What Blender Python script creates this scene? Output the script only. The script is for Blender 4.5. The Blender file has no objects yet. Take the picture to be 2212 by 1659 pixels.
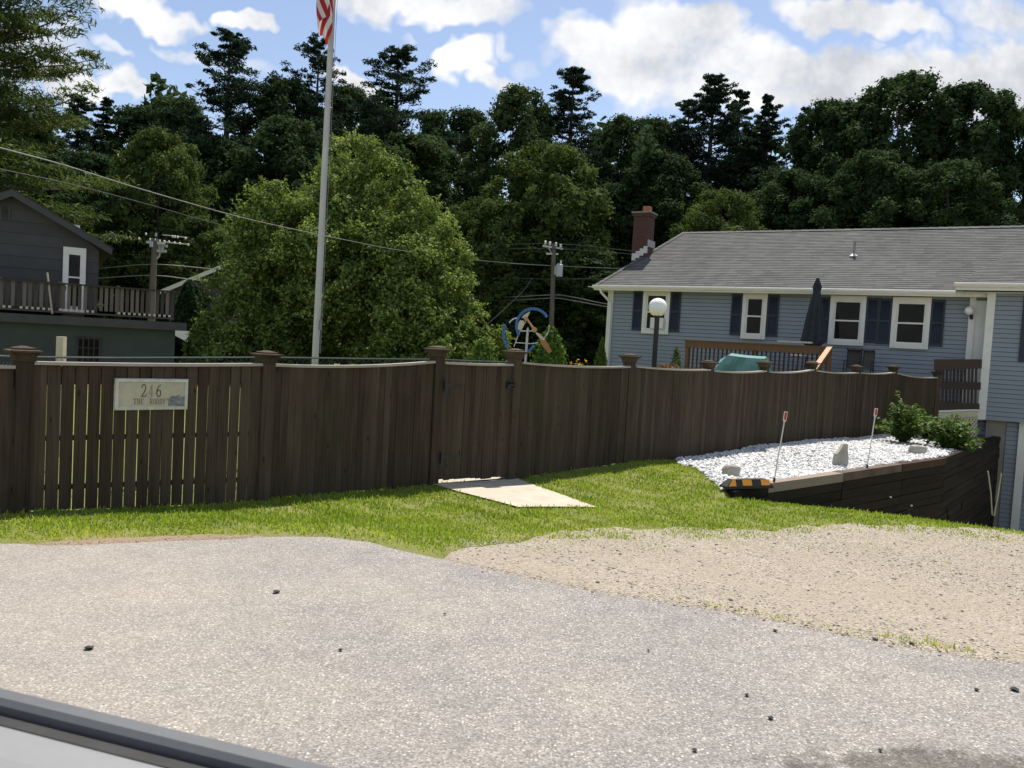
import bpy, math, random
import numpy as np
from mathutils import Vector, Matrix
random.seed(7); rng = np.random.default_rng(7)
S = bpy.context.scene
COL = S.collection
R = math.radians
# ------------------------------------------------------------------ camera
CAM = Vector((0, 0, 1.75)); PIT = R(2.92); ROL = R(3.2); FV = 1783.0
_f = Vector((0, math.cos(PIT), -math.sin(PIT))); _r = Vector((1, 0, 0)); _u = Vector((0, math.sin(PIT), math.cos(PIT)))
CR = _r*math.cos(ROL)+_u*math.sin(ROL); CU = -_r*math.sin(ROL)+_u*math.cos(ROL)
def ray(x, y): return _f + CR*((x-1106)/FV) + CU*((829.5-y)/FV)
def at(x, y, D):
    d = ray(x, y); return CAM + d*(D/d.y)
def atz(x, y, z):
    d = ray(x, y); return CAM + d*((z-CAM.z)/d.z)
cd = bpy.data.cameras.new('camera'); cam = bpy.data.objects.new('camera', cd); COL.objects.link(cam)
cd.sensor_width = 36; cd.lens = 36*FV/2212.0; cd.clip_end = 3000; cd.clip_start = .05
m = Matrix((CR, CU, -_f)).transposed().to_4x4(); m.translation = CAM; cam.matrix_world = m
cd.dof.use_dof = True; cd.dof.focus_distance = 13; cd.dof.aperture_fstop = 12
S.camera = cam
# ------------------------------------------------------------------ mesh helpers
class MB:
    def __init__(s): s.v = []; s.f = []; s.t = []
    def add(s, vs, fs, tint=None):
        n = len(s.v); s.v += [tuple(p) for p in vs]; tt = random.random() if tint is None else tint
        for f in fs: s.f.append(tuple(i+n for i in f)); s.t.append(tt)
        return s
    def box(s, c, d, M=None, tint=None, taper=1.0):
        x, y, z = d[0]/2, d[1]/2, d[2]/2; k = taper
        vs = [(-x,-y,-z),(x,-y,-z),(x,y,-z),(-x,y,-z),(-x*k,-y*k,z),(x*k,-y*k,z),(x*k,y*k,z),(-x*k,y*k,z)]
        c = Vector(c)
        vs = [(M @ Vector(p) if M else Vector(p)) + c for p in vs]
        return s.add(vs, [(3,2,1,0),(4,5,6,7),(0,1,5,4),(1,2,6,5),(2,3,7,6),(3,0,4,7)], tint)
    def bar(s, a, b, w, h, tint=None, up=(0,0,1)):
        a = Vector(a); b = Vector(b); d = (b-a); L = d.length; d = d/L
        sd = d.cross(Vector(up)); sd = sd.normalized() if sd.length > 1e-5 else Vector((1,0,0)); u2 = sd.cross(d)
        M = Matrix((sd, d, u2)).transposed()
        return s.box((a+b)/2, (w, L, h), M, tint)
    def tube(s, pts, rad, n=8, tint=None, cap=True):
        pts = [Vector(p) for p in pts]; N = len(pts)
        rs = rad if isinstance(rad, (list, tuple)) else [rad]*N
        vs = []; fs = []; ref = None
        for i, p in enumerate(pts):
            d = (pts[min(i+1, N-1)]-pts[max(i-1, 0)]).normalized()
            if ref is None: ref = Vector((0,0,1)) if abs(d.z) < .9 else Vector((1,0,0))
            a = d.cross(ref); a = a.normalized() if a.length > 1e-5 else d.orthogonal().normalized()
            b = a.cross(d); ref = b
            for k in range(n):
                t = 2*math.pi*k/n; vs.append(p+(a*math.cos(t)+b*math.sin(t))*rs[i])
        for i in range(N-1):
            for k in range(n): fs.append((i*n+k, i*n+(k+1)%n, (i+1)*n+(k+1)%n, (i+1)*n+k))
        if cap: fs.append(tuple(range(n))); fs.append(tuple(range((N-1)*n+n-1, (N-1)*n-1, -1)))
        return s.add(vs, fs, tint)
    def lathe(s, c, prof, n=24, tint=None, sq=False, M=None):
        c = Vector(c); vs = []; fs = []
        for (r, z) in prof:
            for k in range(n):
                t = 2*math.pi*(k+.5)/n; q = 1/max(abs(math.cos(t)), abs(math.sin(t))) if sq else 1
                p = Vector((r*q*math.cos(t), r*q*math.sin(t), z)); vs.append((M @ p if M else p)+c)
        for i in range(len(prof)-1):
            for k in range(n): fs.append((i*n+k, i*n+(k+1)%n, (i+1)*n+(k+1)%n, (i+1)*n+k))
        fs.append(tuple(range(n-1, -1, -1))); fs.append(tuple(range((len(prof)-1)*n, len(prof)*n)))
        return s.add(vs, fs, tint)
    def prism(s, pts, ext, tint=None):
        n = len(pts); ext = Vector(ext); vs = [Vector(p) for p in pts]+[Vector(p)+ext for p in pts]
        fs = [tuple(range(n)), tuple(range(2*n-1, n-1, -1))]+[((i+1)%n, i, n+i, n+(i+1)%n) for i in range(n)]
        return s.add(vs, fs, tint)
    def build(s, name, mat, root=None, parent=None, local=False, smooth=False):
        me = bpy.data.meshes.new(name)
        vs = s.v
        if root is not None and not local:
            Mi = RM[root.name].inverted(); vs = [tuple(Mi @ Vector(p)) for p in vs]
        me.from_pydata(vs, [], s.f); me.materials.append(mat)
        a = me.attributes.new('tint', 'FLOAT', 'FACE'); a.data.foreach_set('value', s.t)
        if smooth: me.polygons.foreach_set('use_smooth', [True]*len(s.f))
        me.update()
        o = bpy.data.objects.new(name, me); COL.objects.link(o)
        p = parent or root
        if p is not None: o.parent = p
        return o
RM = {}
def fast(name, V, F, mat, tint=None, parent=None, smooth=False):
    V = np.asarray(V, np.float32); F = np.asarray(F, np.int32); n, k = F.shape
    me = bpy.data.meshes.new(name); me.vertices.add(len(V)); me.vertices.foreach_set('co', V.ravel())
    me.loops.add(n*k); me.loops.foreach_set('vertex_index', F.ravel())
    me.polygons.add(n); me.polygons.foreach_set('loop_start', np.arange(0, n*k, k, dtype=np.int32))
    if smooth: me.polygons.foreach_set('use_smooth', np.ones(n, bool))
    me.materials.append(mat); me.update(calc_edges=True)
    if tint is not None:
        a = me.attributes.new('tint', 'FLOAT', 'FACE'); a.data.foreach_set('value', np.asarray(tint, np.float32))
    me.validate()
    o = bpy.data.objects.new(name, me); COL.objects.link(o)
    if parent is not None: o.parent = parent
    return o
def tag(o, label, cat, group=None, kind=None):
    o['label'] = label; o['category'] = cat
    if group: o['group'] = group
    if kind: o['kind'] = kind
    return o
def thing(name, loc, label, cat, rz=0, group=None):
    o = bpy.data.objects.new(name, None); COL.objects.link(o); o.location = loc; o.rotation_euler = (0, 0, rz)
    o.empty_display_size = .2
    RM[o.name] = Matrix.Translation(Vector(loc)) @ Matrix.Rotation(rz, 4, 'Z')
    return tag(o, label, cat, group)
def single(mb, name, loc, mat, label, cat, group=None, smooth=False, kind=None):
    M = Vector(loc); mb.v = [tuple(Vector(p)-M) for p in mb.v]
    o = mb.build(name, mat, smooth=smooth); o.location = loc
    return tag(o, label, cat, group, kind)
# ------------------------------------------------------------------ materials
def newmat(name):
    ma = bpy.data.materials.new(name); ma.use_nodes = True; nt = ma.node_tree
    return ma, nt, nt.nodes['Principled BSDF']
def N(nt, typ, **kw):
    n = nt.nodes.new(typ)
    for k, v in kw.items():
        if k in n.inputs: n.inputs[k].default_value = v
        else: setattr(n, k, v)
    return n
def ramp(nt, src, stops, interp='LINEAR'):
    r = nt.nodes.new('ShaderNodeValToRGB'); e = r.color_ramp.elements; r.color_ramp.interpolation = interp
    e[0].position, e[0].color = stops[0][0], (*stops[0][1], 1)
    e[1].position, e[1].color = stops[-1][0], (*stops[-1][1], 1)
    for p, c in stops[1:-1]:
        q = e.new(p); q.color = (*c, 1)
    nt.links.new(src, r.inputs[0]); return r.outputs[0]
def mixc(nt, fac, a, b, mode='MIX'):
    n = nt.nodes.new('ShaderNodeMix'); n.data_type = 'RGBA'; n.blend_type = mode
    for i, v in ((0, fac), (6, a), (7, b)):
        if hasattr(v, 'node'): nt.links.new(v, n.inputs[i])
        else: n.inputs[i].default_value = v if i == 0 else (*v, 1)
    return n.outputs[2]
def mth(nt, op, a, b=None, c=None, clamp=False):
    n = nt.nodes.new('ShaderNodeMath'); n.operation = op; n.use_clamp = clamp
    for i, v in enumerate((a, b, c)):
        if v is None: continue
        if hasattr(v, 'node'): nt.links.new(v, n.inputs[i])
        else: n.inputs[i].default_value = v
    return n.outputs[0]
def coords(nt, scale=(1,1,1)):
    tc = nt.nodes.new('ShaderNodeTexCoord'); mp = nt.nodes.new('ShaderNodeMapping'); mp.inputs['Scale'].default_value = scale
    nt.links.new(tc.outputs['Object'], mp.inputs[0]); return mp.outputs[0]
def noise(nt, vec, scale, detail=4, rough=.55):
    n = N(nt, 'ShaderNodeTexNoise', Scale=scale, Detail=detail, Roughness=rough); nt.links.new(vec, n.inputs['Vector']); return n.outputs[0]
def bump(nt, b, h, st=.3, dist=.01):
    n = N(nt, 'ShaderNodeBump', Strength=st, Distance=dist); nt.links.new(h, n.inputs['Height']); nt.links.new(n.outputs[0], b.inputs['Normal'])
def dirt_mat(name, c1, c2, scale=6, rough=.8, stretch=(1,1,1), bst=.2, bd=.004, tintamt=0.0, metal=0, spec=.4, fine=60):
    ma, nt, b = newmat(name); v = coords(nt, stretch)
    n1 = noise(nt, v, scale, 5); n2 = noise(nt, v, fine, 3)
    f = mth(nt, 'ADD', mth(nt, 'MULTIPLY', n1, .7), mth(nt, 'MULTIPLY', n2, .3))
    if tintamt:
        at_ = nt.nodes.new('ShaderNodeAttribute'); at_.attribute_name = 'tint'
        f = mth(nt, 'ADD', mth(nt, 'MULTIPLY', f, 1-tintamt), mth(nt, 'MULTIPLY', at_.outputs['Fac'], tintamt))
    c = ramp(nt, f, [(.32, c1), (.68, c2)])
    nt.links.new(c, b.inputs['Base Color']); b.inputs['Roughness'].default_value = rough
    b.inputs['Metallic'].default_value = metal; b.inputs['Specular IOR Level'].default_value = spec
    bump(nt, b, f, bst, bd); return ma
def leaf_mat(name, c1, c2, c3, trans=.25, rough=.55, hue=.0, tc=(1.25, 1.15, .5)):
    ma, nt, b = newmat(name); at_ = nt.nodes.new('ShaderNodeAttribute'); at_.attribute_name = 'tint'
    oi = nt.nodes.new('ShaderNodeObjectInfo')
    f = mth(nt, 'ADD', at_.outputs['Fac'], mth(nt, 'MULTIPLY', mth(nt, 'SUBTRACT', oi.outputs['Random'], .5), hue), clamp=True)
    c = ramp(nt, f, [(0, c1), (.55, c2), (1, c3)])
    nt.links.new(c, b.inputs['Base Color']); b.inputs['Roughness'].default_value = rough; b.inputs['Specular IOR Level'].default_value = .06
    tr = nt.nodes.new('ShaderNodeBsdfTranslucent'); nt.links.new(mixc(nt, 1.0, c, tc, 'MULTIPLY'), tr.inputs[0])
    mx = nt.nodes.new('ShaderNodeMixShader'); mx.inputs[0].default_value = trans
    nt.links.new(b.outputs[0], mx.inputs[1]); nt.links.new(tr.outputs[0], mx.inputs[2])
    nt.links.new(mx.outputs[0], nt.nodes['Material Output'].inputs[0]); return ma
M = {}
def wood_fence():
    ma, nt, b = newmat('weathered_fence_wood')
    at_ = nt.nodes.new('ShaderNodeAttribute'); at_.attribute_name = 'tint'
    tc = nt.nodes.new('ShaderNodeTexCoord')
    off = nt.nodes.new('ShaderNodeVectorMath'); off.operation = 'MULTIPLY_ADD'
    cmb = nt.nodes.new('ShaderNodeCombineXYZ')
    for i in range(3): nt.links.new(at_.outputs['Fac'], cmb.inputs[i])
    nt.links.new(cmb.outputs[0], off.inputs[0]); off.inputs[1].default_value = (37, 23, 51); nt.links.new(tc.outputs['Object'], off.inputs[2])
    def mp(sc):
        q = nt.nodes.new('ShaderNodeMapping'); q.inputs['Scale'].default_value = sc; nt.links.new(off.outputs[0], q.inputs[0]); return q.outputs[0]
    grain = noise(nt, mp((60, 60, 1.5)), 1, 6, .6)
    blot = noise(nt, mp((5, 5, 1.2)), 1, 4, .6)
    f = mth(nt, 'ADD', mth(nt, 'MULTIPLY', grain, .45), mth(nt, 'ADD', mth(nt, 'MULTIPLY', blot, .3), mth(nt, 'ADD', mth(nt, 'MULTIPLY', at_.outputs['Fac'], .16), .045)))
    c = ramp(nt, f, [(.32, (.024, .017, .011)), (.5, (.060, .043, .029)), (.70, (.108, .080, .056))])
    # green algae patches
    tcw = coords(nt, (.9, .9, .5)); al = noise(nt, tcw, 1.6, 4, .6)
    c = mixc(nt, mth(nt, 'MULTIPLY', ramp(nt, al, [(.5, (0,0,0)), (.72, (1,1,1))]), .5), c, (.058, .060, .024))
    # knots
    vo = N(nt, 'ShaderNodeTexVoronoi', Scale=1.0); nt.links.new(mp((7, 7, 2.6)), vo.inputs['Vector'])
    kn = ramp(nt, vo.outputs['Distance'], [(.07, (1,1,1)), (.12, (0,0,0))])
    c = mixc(nt, mth(nt, 'MULTIPLY', kn, .75), c, (.018, .011, .007))
    nt.links.new(c, b.inputs['Base Color']); b.inputs['Roughness'].default_value = .85; b.inputs['Specular IOR Level'].default_value = .2
    bump(nt, b, grain, .5, .004); return ma
M['fence'] = wood_fence()
def asphalt():
    ma, nt, b = newmat('worn_asphalt'); v = coords(nt)
    vo = N(nt, 'ShaderNodeTexVoronoi', Scale=58.0); nt.links.new(v, vo.inputs['Vector'])
    vo2 = N(nt, 'ShaderNodeTexVoronoi', Scale=105.0); nt.links.new(v, vo2.inputs['Vector'])
    s1 = nt.nodes.new('ShaderNodeSeparateColor'); nt.links.new(vo.outputs['Color'], s1.inputs[0])
    s2 = nt.nodes.new('ShaderNodeSeparateColor'); nt.links.new(vo2.outputs['Color'], s2.inputs[0])
    big = noise(nt, v, .7, 5, .6); mid = noise(nt, v, 5, 5, .65)
    base = ramp(nt, s2.outputs[0], [(0, (.152, .142, .131)), (.5, (.228, .214, .198)), (1, (.345, .322, .294))])
    fl = ramp(nt, s1.outputs[0], [(.62, (0,0,0)), (.95, (1,1,1))])
    core = ramp(nt, vo.outputs['Distance'], [(.25, (1,1,1)), (.45, (0,0,0))])
    c = mixc(nt, mth(nt, 'MULTIPLY', fl, core), base, (.55, .52, .465))
    dk = ramp(nt, s1.outputs[1], [(.93, (0,0,0)), (.96, (1,1,1))])
    c = mixc(nt, mth(nt, 'MULTIPLY', mth(nt, 'MULTIPLY', dk, core), .6), c, (.05, .05, .05))
    c = mixc(nt, 1.0, c, ramp(nt, big, [(.3, (.84, .84, .86)), (.7, (1.1, 1.07, 1.02))]), 'MULTIPLY')
    c = mixc(nt, 1.0, c, ramp(nt, mid, [(.3, (.88, .88, .88)), (.7, (1.1, 1.1, 1.1))]), 'MULTIPLY')
    # sandy dust along the left part of the shoulder, tar patch bottom right
    tc = nt.nodes.new('ShaderNodeTexCoord'); sp = nt.nodes.new('ShaderNodeSeparateXYZ'); nt.links.new(tc.outputs['Object'], sp.inputs[0])
    p = atz(2080, 1655, 0)
    dx = mth(nt, 'MULTIPLY', mth(nt, 'SUBTRACT', sp.outputs[0], p.x), .85); dy = mth(nt, 'MULTIPLY', mth(nt, 'SUBTRACT', sp.outputs[1], p.y-.1), 3.0)
    dd = mth(nt, 'SQRT', mth(nt, 'ADD', mth(nt, 'MULTIPLY', dx, dx), mth(nt, 'MULTIPLY', dy, dy)))
    dd = mth(nt, 'ADD', dd, mth(nt, 'MULTIPLY', mth(nt, 'SUBTRACT', mid, .5), 1.6))
    st = ramp(nt, dd, [(.5, (1,1,1)), (.75, (0,0,0))])
    c = mixc(nt, mth(nt, 'MULTIPLY', st, .85), c, mixc(nt, 1.0, c, (.38, .37, .35), 'MULTIPLY'))
    du = mth(nt, 'MULTIPLY', ramp(nt, mth(nt, 'ADD', mth(nt, 'MULTIPLY', sp.outputs[0], -.12), mth(nt, 'MULTIPLY', big, .9)), [(.35, (0,0,0)), (.9, (1,1,1))]), .32)
    c = mixc(nt, du, c, (.36, .31, .25))
    nt.links.new(c, b.inputs['Base Color']); b.inputs['Roughness'].default_value = .85; b.inputs['Specular IOR Level'].default_value = .35
    h = mth(nt, 'ADD', mth(nt, 'MULTIPLY', mth(nt, 'SUBTRACT', 1.0, vo.outputs['Distance']), 1.0), mth(nt, 'MULTIPLY', mid, .6))
    bump(nt, b, h, .6, .006); return ma
M['asphalt'] = asphalt()
def gravelmat(name, a, b_, c_, dark, sc=45):
    ma, nt, b = newmat(name); v = coords(nt)
    vo = N(nt, 'ShaderNodeTexVoronoi', Scale=sc); nt.links.new(v, vo.inputs['Vector'])
    s1 = nt.nodes.new('ShaderNodeSeparateColor'); nt.links.new(vo.outputs['Color'], s1.inputs[0])
    big = noise(nt, v, 1.1, 5, .65)
    c = ramp(nt, s1.outputs[0], [(0, a), (.5, b_), (1, c_)])
    sand = ramp(nt, big, [(.44, (0,0,0)), (.62, (1,1,1))])
    c = mixc(nt, mth(nt, 'MULTIPLY', sand, .7), c, b_)
    dk = ramp(nt, s1.outputs[1], [(.955, (0,0,0)), (.965, (1,1,1))])
    c = mixc(nt, mth(nt, 'MULTIPLY', dk, .7), c, dark)
    nt.links.new(c, b.inputs['Base Color']); b.inputs['Roughness'].default_value = .9; b.inputs['Specular IOR Level'].default_value = .2
    bump(nt, b, mth(nt, 'ADD', mth(nt, 'MULTIPLY', vo.outputs['Distance'], -1), mth(nt, 'MULTIPLY', big, .5)), .7, .012); return ma
M['drive'] = gravelmat('sandy_gravel', (.19, .165, .135), (.31, .265, .205), (.46, .405, .325), (.06, .052, .046), 75)
M['pebble'] = dirt_mat('driveway_stone', (.13, .115, .10), (.42, .37, .31), 8, .9, tintamt=.7)
M['marble'] = dirt_mat('white_stone', (.46, .46, .455), (.74, .74, .72), 8, .7, tintamt=.6)
def soil():
    ma, nt, b = newmat('grass_soil'); v = coords(nt); n1 = noise(nt, v, 1.3, 5, .65); n2 = noise(nt, v, 40, 4, .7)
    c = ramp(nt, n1, [(.35, (.13, .155, .038)), (.55, (.19, .205, .055)), (.75, (.26, .225, .11))])
    c = mixc(nt, .5, c, ramp(nt, n2, [(.3, (.06, .07, .02)), (.7, (.27, .26, .10))]))
    nt.links.new(c, b.inputs['Base Color']); b.inputs['Roughness'].default_value = .95; b.inputs['Specular IOR Level'].default_value = .1
    bump(nt, b, n2, .6, .02); return ma
M['soil'] = soil()
M['dirt'] = gravelmat('dry_dirt', (.19, .14, .095), (.25, .19, .13), (.33, .26, .19), (.08, .05, .03), 60)
M['concrete'] = dirt_mat('pale_concrete', (.38, .335, .265), (.50, .445, .355), 5, .9, bst=.15)
M['concrete_grey'] = dirt_mat('grey_concrete', (.22, .20, .18), (.32, .30, .27), 3, .9)
M['grass'] = leaf_mat('grass_blade', (.14, .225, .034), (.30, .41, .065), (.55, .55, .17), .42, .6)
M['timber'] = dirt_mat('dark_timber', (.008, .0065, .005), (.030, .021, .015), 3, .9, (1, 1, 6), .5, .008, .25, spec=.2)
M['timber_top'] = dirt_mat('weathered_timber', (.06, .035, .024), (.25, .20, .165), 2.5, .9, (1, 1, 1), .5, .008, .5, spec=.2)
M['cap'] = dirt_mat('pale_wood', (.30, .265, .225), (.43, .385, .33), 6, .85, tintamt=.3, spec=.25)  # rail caps and leaning pole, much paler than the fence boards
M['postwood'] = M['fence']
M['siding'] = dirt_mat('blue_vinyl', (.172, .205, .242), (.195, .232, .272), 1.5, .5, bst=.02, spec=.4)
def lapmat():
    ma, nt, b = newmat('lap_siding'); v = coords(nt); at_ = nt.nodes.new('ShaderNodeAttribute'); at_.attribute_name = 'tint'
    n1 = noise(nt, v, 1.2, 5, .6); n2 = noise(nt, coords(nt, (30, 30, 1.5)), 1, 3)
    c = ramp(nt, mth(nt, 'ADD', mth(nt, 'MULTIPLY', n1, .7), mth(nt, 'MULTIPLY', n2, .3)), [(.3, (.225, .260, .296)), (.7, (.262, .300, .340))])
    c = mixc(nt, ramp(nt, at_.outputs['Fac'], [(.2, (1,1,1)), (.4, (0,0,0))]), c, (.045, .052, .062))   # shadow line under each lap, painted into the siding colour
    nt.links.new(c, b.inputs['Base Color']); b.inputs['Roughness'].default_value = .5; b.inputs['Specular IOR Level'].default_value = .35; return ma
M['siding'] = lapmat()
M['greysiding'] = dirt_mat('charcoal_shingle', (.058, .058, .060), (.080, .080, .083), 2, .8, (1, 1, 1), .2, .003, .3, spec=.25)
M['greenwall'] = dirt_mat('dark_green_wall', (.04, .05, .047), (.055, .066, .062), 2, .8)
M['white'] = dirt_mat('white_paint', (.68, .67, .62), (.78, .77, .73), 3, .5, bst=.02)
M['cream'] = dirt_mat('cream_paint', (.50, .45, .31), (.60, .54, .40), 5, .55, bst=.05)
M['shutter'] = dirt_mat('navy_vinyl', (.016, .022, .040), (.022, .029, .050), 3, .5, bst=.02)
M['darkmetal'] = dirt_mat('black_paint', (.012, .012, .013), (.022, .022, .023), 6, .45)
M['galv'] = dirt_mat('galvanised_metal', (.42, .42, .42), (.58, .58, .57), 10, .45, metal=.6)
M['alu'] = dirt_mat('dull_aluminium', (.42, .42, .39), (.54, .53, .49), 6, .5, (1, 1, .3), metal=.25)
M['brown'] = dirt_mat('brown_stain', (.12, .062, .030), (.18, .095, .046), 4, .7, (6, 6, 1), .2)
M['tanwood'] = dirt_mat('tan_wood', (.38, .22, .11), (.48, .29, .15), 4, .7)
M['greydeck'] = dirt_mat('grey_deck_wood', (.045, .037, .034), (.145, .122, .112), 3, .85, (4, 4, .6), .3, tintamt=.6)
M['darkdeck'] = dirt_mat('dark_deck_wood', (.035, .024, .019), (.065, .045, .036), 3, .8, (4, 4, .6), .3, tintamt=.4)
M['brick'] = None
def brick():
    ma, nt, b = newmat('chimney_brick'); v = coords(nt)
    cx = nt.nodes.new('ShaderNodeSeparateXYZ'); nt.links.new(v, cx.inputs[0]); cc = nt.nodes.new('ShaderNodeCombineXYZ')
    nt.links.new(mth(nt, 'ADD', cx.outputs[0], cx.outputs[1]), cc.inputs[0]); nt.links.new(cx.outputs[2], cc.inputs[1])
    br = N(nt, 'ShaderNodeTexBrick', Scale=1.0); br.inputs['Brick Width'].default_value = .2; br.inputs['Row Height'].default_value = .068; br.inputs['Mortar Size'].default_value = .006
    br.inputs['Color1'].default_value = (.095, .036, .027, 1); br.inputs['Color2'].default_value = (.065, .027, .021, 1); br.inputs['Mortar'].default_value = (.085, .062, .055, 1)
    nt.links.new(cc.outputs[0], br.inputs['Vector']); nt.links.new(br.outputs[0], b.inputs['Base Color']); b.inputs['Roughness'].default_value = .9; return ma
M['brick'] = brick()
M['clay'] = dirt_mat('clay_pot', (.30, .11, .06), (.38, .15, .08), 6, .8)
def roofmat(name, lo, hi):
    ma, nt, b = newmat(name); v = coords(nt, (1, 1, 1))
    sp = nt.nodes.new('ShaderNodeSeparateXYZ'); nt.links.new(v, sp.inputs[0])
    at_ = nt.nodes.new('ShaderNodeAttribute'); at_.attribute_name = 'tint'
    cc = nt.nodes.new('ShaderNodeCombineXYZ')
    nt.links.new(mth(nt, 'FLOOR', mth(nt, 'ADD', mth(nt, 'MULTIPLY', sp.outputs[0], 3.3), mth(nt, 'MULTIPLY', at_.outputs['Fac'], 7.3))), cc.inputs[0]); nt.links.new(mth(nt, 'MULTIPLY', at_.outputs['Fac'], 91.0), cc.inputs[1])
    wn = nt.nodes.new('ShaderNodeTexWhiteNoise'); nt.links.new(cc.outputs[0], wn.inputs['Vector'])
    n1 = noise(nt, v, .5, 5, .6); n2 = noise(nt, v, 40, 3, .7)
    f = mth(nt, 'ADD', mth(nt, 'MULTIPLY', wn.outputs['Value'], .28), mth(nt, 'ADD', mth(nt, 'MULTIPLY', n1, .52), mth(nt, 'MULTIPLY', n2, .2)))
    nt.links.new(ramp(nt, f, [(.2, lo), (.8, hi)]), b.inputs['Base Color']); b.inputs['Roughness'].default_value = .92; b.inputs['Specular IOR Level'].default_value = .2
    bump(nt, b, n2, .5, .006); return ma
M['shingle'] = roofmat('asphalt_shingle', (.068, .068, .067), (.146, .146, .143))
M['darkroof'] = roofmat('dark_shingle', (.05, .048, .052), (.09, .086, .09))
M['lightroof'] = dirt_mat('tan_roof', (.22, .18, .15), (.30, .25, .22), 4, .9)
def glassmat():
    ma, nt, b = newmat('window_glass'); v = coords(nt)
    nt.links.new(ramp(nt, noise(nt, v, 2, 2), [(.3, (.006, .007, .008)), (.7, (.016, .017, .018))]), b.inputs['Base Color'])
    b.inputs['Roughness'].default_value = .06; b.inputs['Specular IOR Level'].default_value = .12; return ma
M['glass'] = glassmat()
def globe():
    ma, nt, b = newmat('opal_globe'); v = coords(nt)
    nt.links.new(ramp(nt, noise(nt, v, 3, 3), [(.3, (.88, .87, .84)), (.7, (.92, .91, .88))]), b.inputs['Base Color'])
    b.inputs['Roughness'].default_value = .25; b.inputs['Subsurface Weight'].default_value = .7; b.inputs['Subsurface Radius'].default_value = (.3, .3, .3); return ma
M['globe'] = globe()
M['navyfabric'] = dirt_mat('dark_navy_fabric', (.018, .024, .032), (.032, .040, .050), 8, .9, bst=.1)
M['teal'] = dirt_mat('teal_vinyl', (.10, .24, .215), (.16, .33, .30), 3, .35, bst=.3, bd=.02)
M['sling'] = dirt_mat('grey_sling_mesh', (.06, .054, .048), (.10, .092, .083), 20, .8)
M['blue'] = dirt_mat('blue_enamel', (.035, .13, .32), (.05, .18, .42), 5, .4, bst=.05)
M['orange'] = dirt_mat('orange_paint', (.33, .16, .055), (.42, .22, .08), 5, .6)
M['yellow'] = dirt_mat('yellow_reflector', (.78, .30, .012), (.85, .36, .02), 20, .4, bst=.05)
M['rubber'] = dirt_mat('black_rubber', (.018, .018, .018), (.035, .034, .033), 12, .75)
M['rock'] = dirt_mat('pale_rock', (.29, .275, .235), (.48, .455, .40), 5, .9, bst=.7, bd=.02)
M['red'] = dirt_mat('red_reflector', (.45, .015, .015), (.62, .03, .025), 30, .3, bst=.05)
M['bark'] = dirt_mat('tree_bark', (.045, .035, .028), (.11, .09, .07), 8, .95, (3, 3, .5), .6, .03)
M['polewood'] = dirt_mat('utility_pole_wood', (.10, .085, .07), (.18, .16, .135), 4, .9, (5, 5, .4), .3)
M['wire'] = dirt_mat('cable', (.16, .16, .16), (.30, .30, .29), 3, .5, metal=.3)
M['darkwire'] = dirt_mat('dark_cable', (.06, .06, .06), (.10, .10, .10), 3, .5)
M['transformer'] = dirt_mat('grey_transformer', (.42, .44, .45), (.52, .54, .55), 3, .5)
M['tealwire'] = dirt_mat('coated_wire', (.05, .06, .06), (.09, .105, .105), 20, .5)
M['signface'] = None
# ------------------------------------------------------------------ world and sun
SUN_EL = R(63); SUN_AZ = R(17)        # azimuth from +Y towards +X
sd = bpy.data.lights.new('sun', 'SUN'); sun = bpy.data.objects.new('sun', sd); COL.objects.link(sun)
sd.energy = 4.4; sd.angle = R(.5); sd.color = (1, .945, .86)
sv = Vector((math.sin(SUN_AZ)*math.cos(SUN_EL), math.cos(SUN_AZ)*math.cos(SUN_EL), math.sin(SUN_EL)))
sun.rotation_euler = sv.to_track_quat('Z', 'Y').to_euler()
W = bpy.data.worlds.new('World'); S.world = W; W.use_nodes = True; W.cycles.sampling_method = 'MANUAL'; W.cycles.sample_map_resolution = 256
nt = W.node_tree; bg = nt.nodes['Background']
sky = nt.nodes.new('ShaderNodeTexSky'); sky.sky_type = 'NISHITA'; sky.sun_disc = False
sky.sun_elevation = SUN_EL; sky.sun_rotation = SUN_AZ; sky.air_density = 1.0; sky.dust_density = .6; sky.ozone_density = 1.4
tc = nt.nodes.new('ShaderNodeTexCoord'); gen = tc.outputs['Generated']
sp = nt.nodes.new('ShaderNodeSeparateXYZ'); nt.links.new(gen, sp.inputs[0])
ay = mth(nt, 'MAXIMUM', mth(nt, 'ABSOLUTE', sp.outputs[1]), .12)
px = mth(nt, 'DIVIDE', sp.outputs[0], ay); pz = mth(nt, 'DIVIDE', sp.outputs[2], ay)
pv = nt.nodes.new('ShaderNodeCombineXYZ'); nt.links.new(px, pv.inputs[0]); nt.links.new(pz, pv.inputs[1]); nt.links.new(mth(nt, 'SIGN', sp.outputs[1]), pv.inputs[2])
pvv = pv.outputs[0]
def wn(scale, detail, rough=.6):
    n = N(nt, 'ShaderNodeTexNoise', Scale=scale, Detail=detail, Roughness=rough); nt.links.new(pvv, n.inputs['Vector']); return n
n1 = wn(7, 4, .62); n2 = wn(24, 2, .6); n3 = wn(4.5, 3, .6); n4 = wn(13, 4, .68)
def dis(n, amp):
    a = nt.nodes.new('ShaderNodeVectorMath'); a.operation = 'SUBTRACT'; nt.links.new(n.outputs['Color'], a.inputs[0]); a.inputs[1].default_value = (.5, .5, .5)
    b = nt.nodes.new('ShaderNodeVectorMath'); b.operation = 'MULTIPLY'; nt.links.new(a.outputs[0], b.inputs[0]); b.inputs[1].default_value = (amp, amp, 0); return b.outputs[0]
def vadd(a, b):
    v = nt.nodes.new('ShaderNodeVectorMath'); v.operation = 'ADD'; nt.links.new(a, v.inputs[0]); nt.links.new(b, v.inputs[1]); return v.outputs[0]
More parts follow.
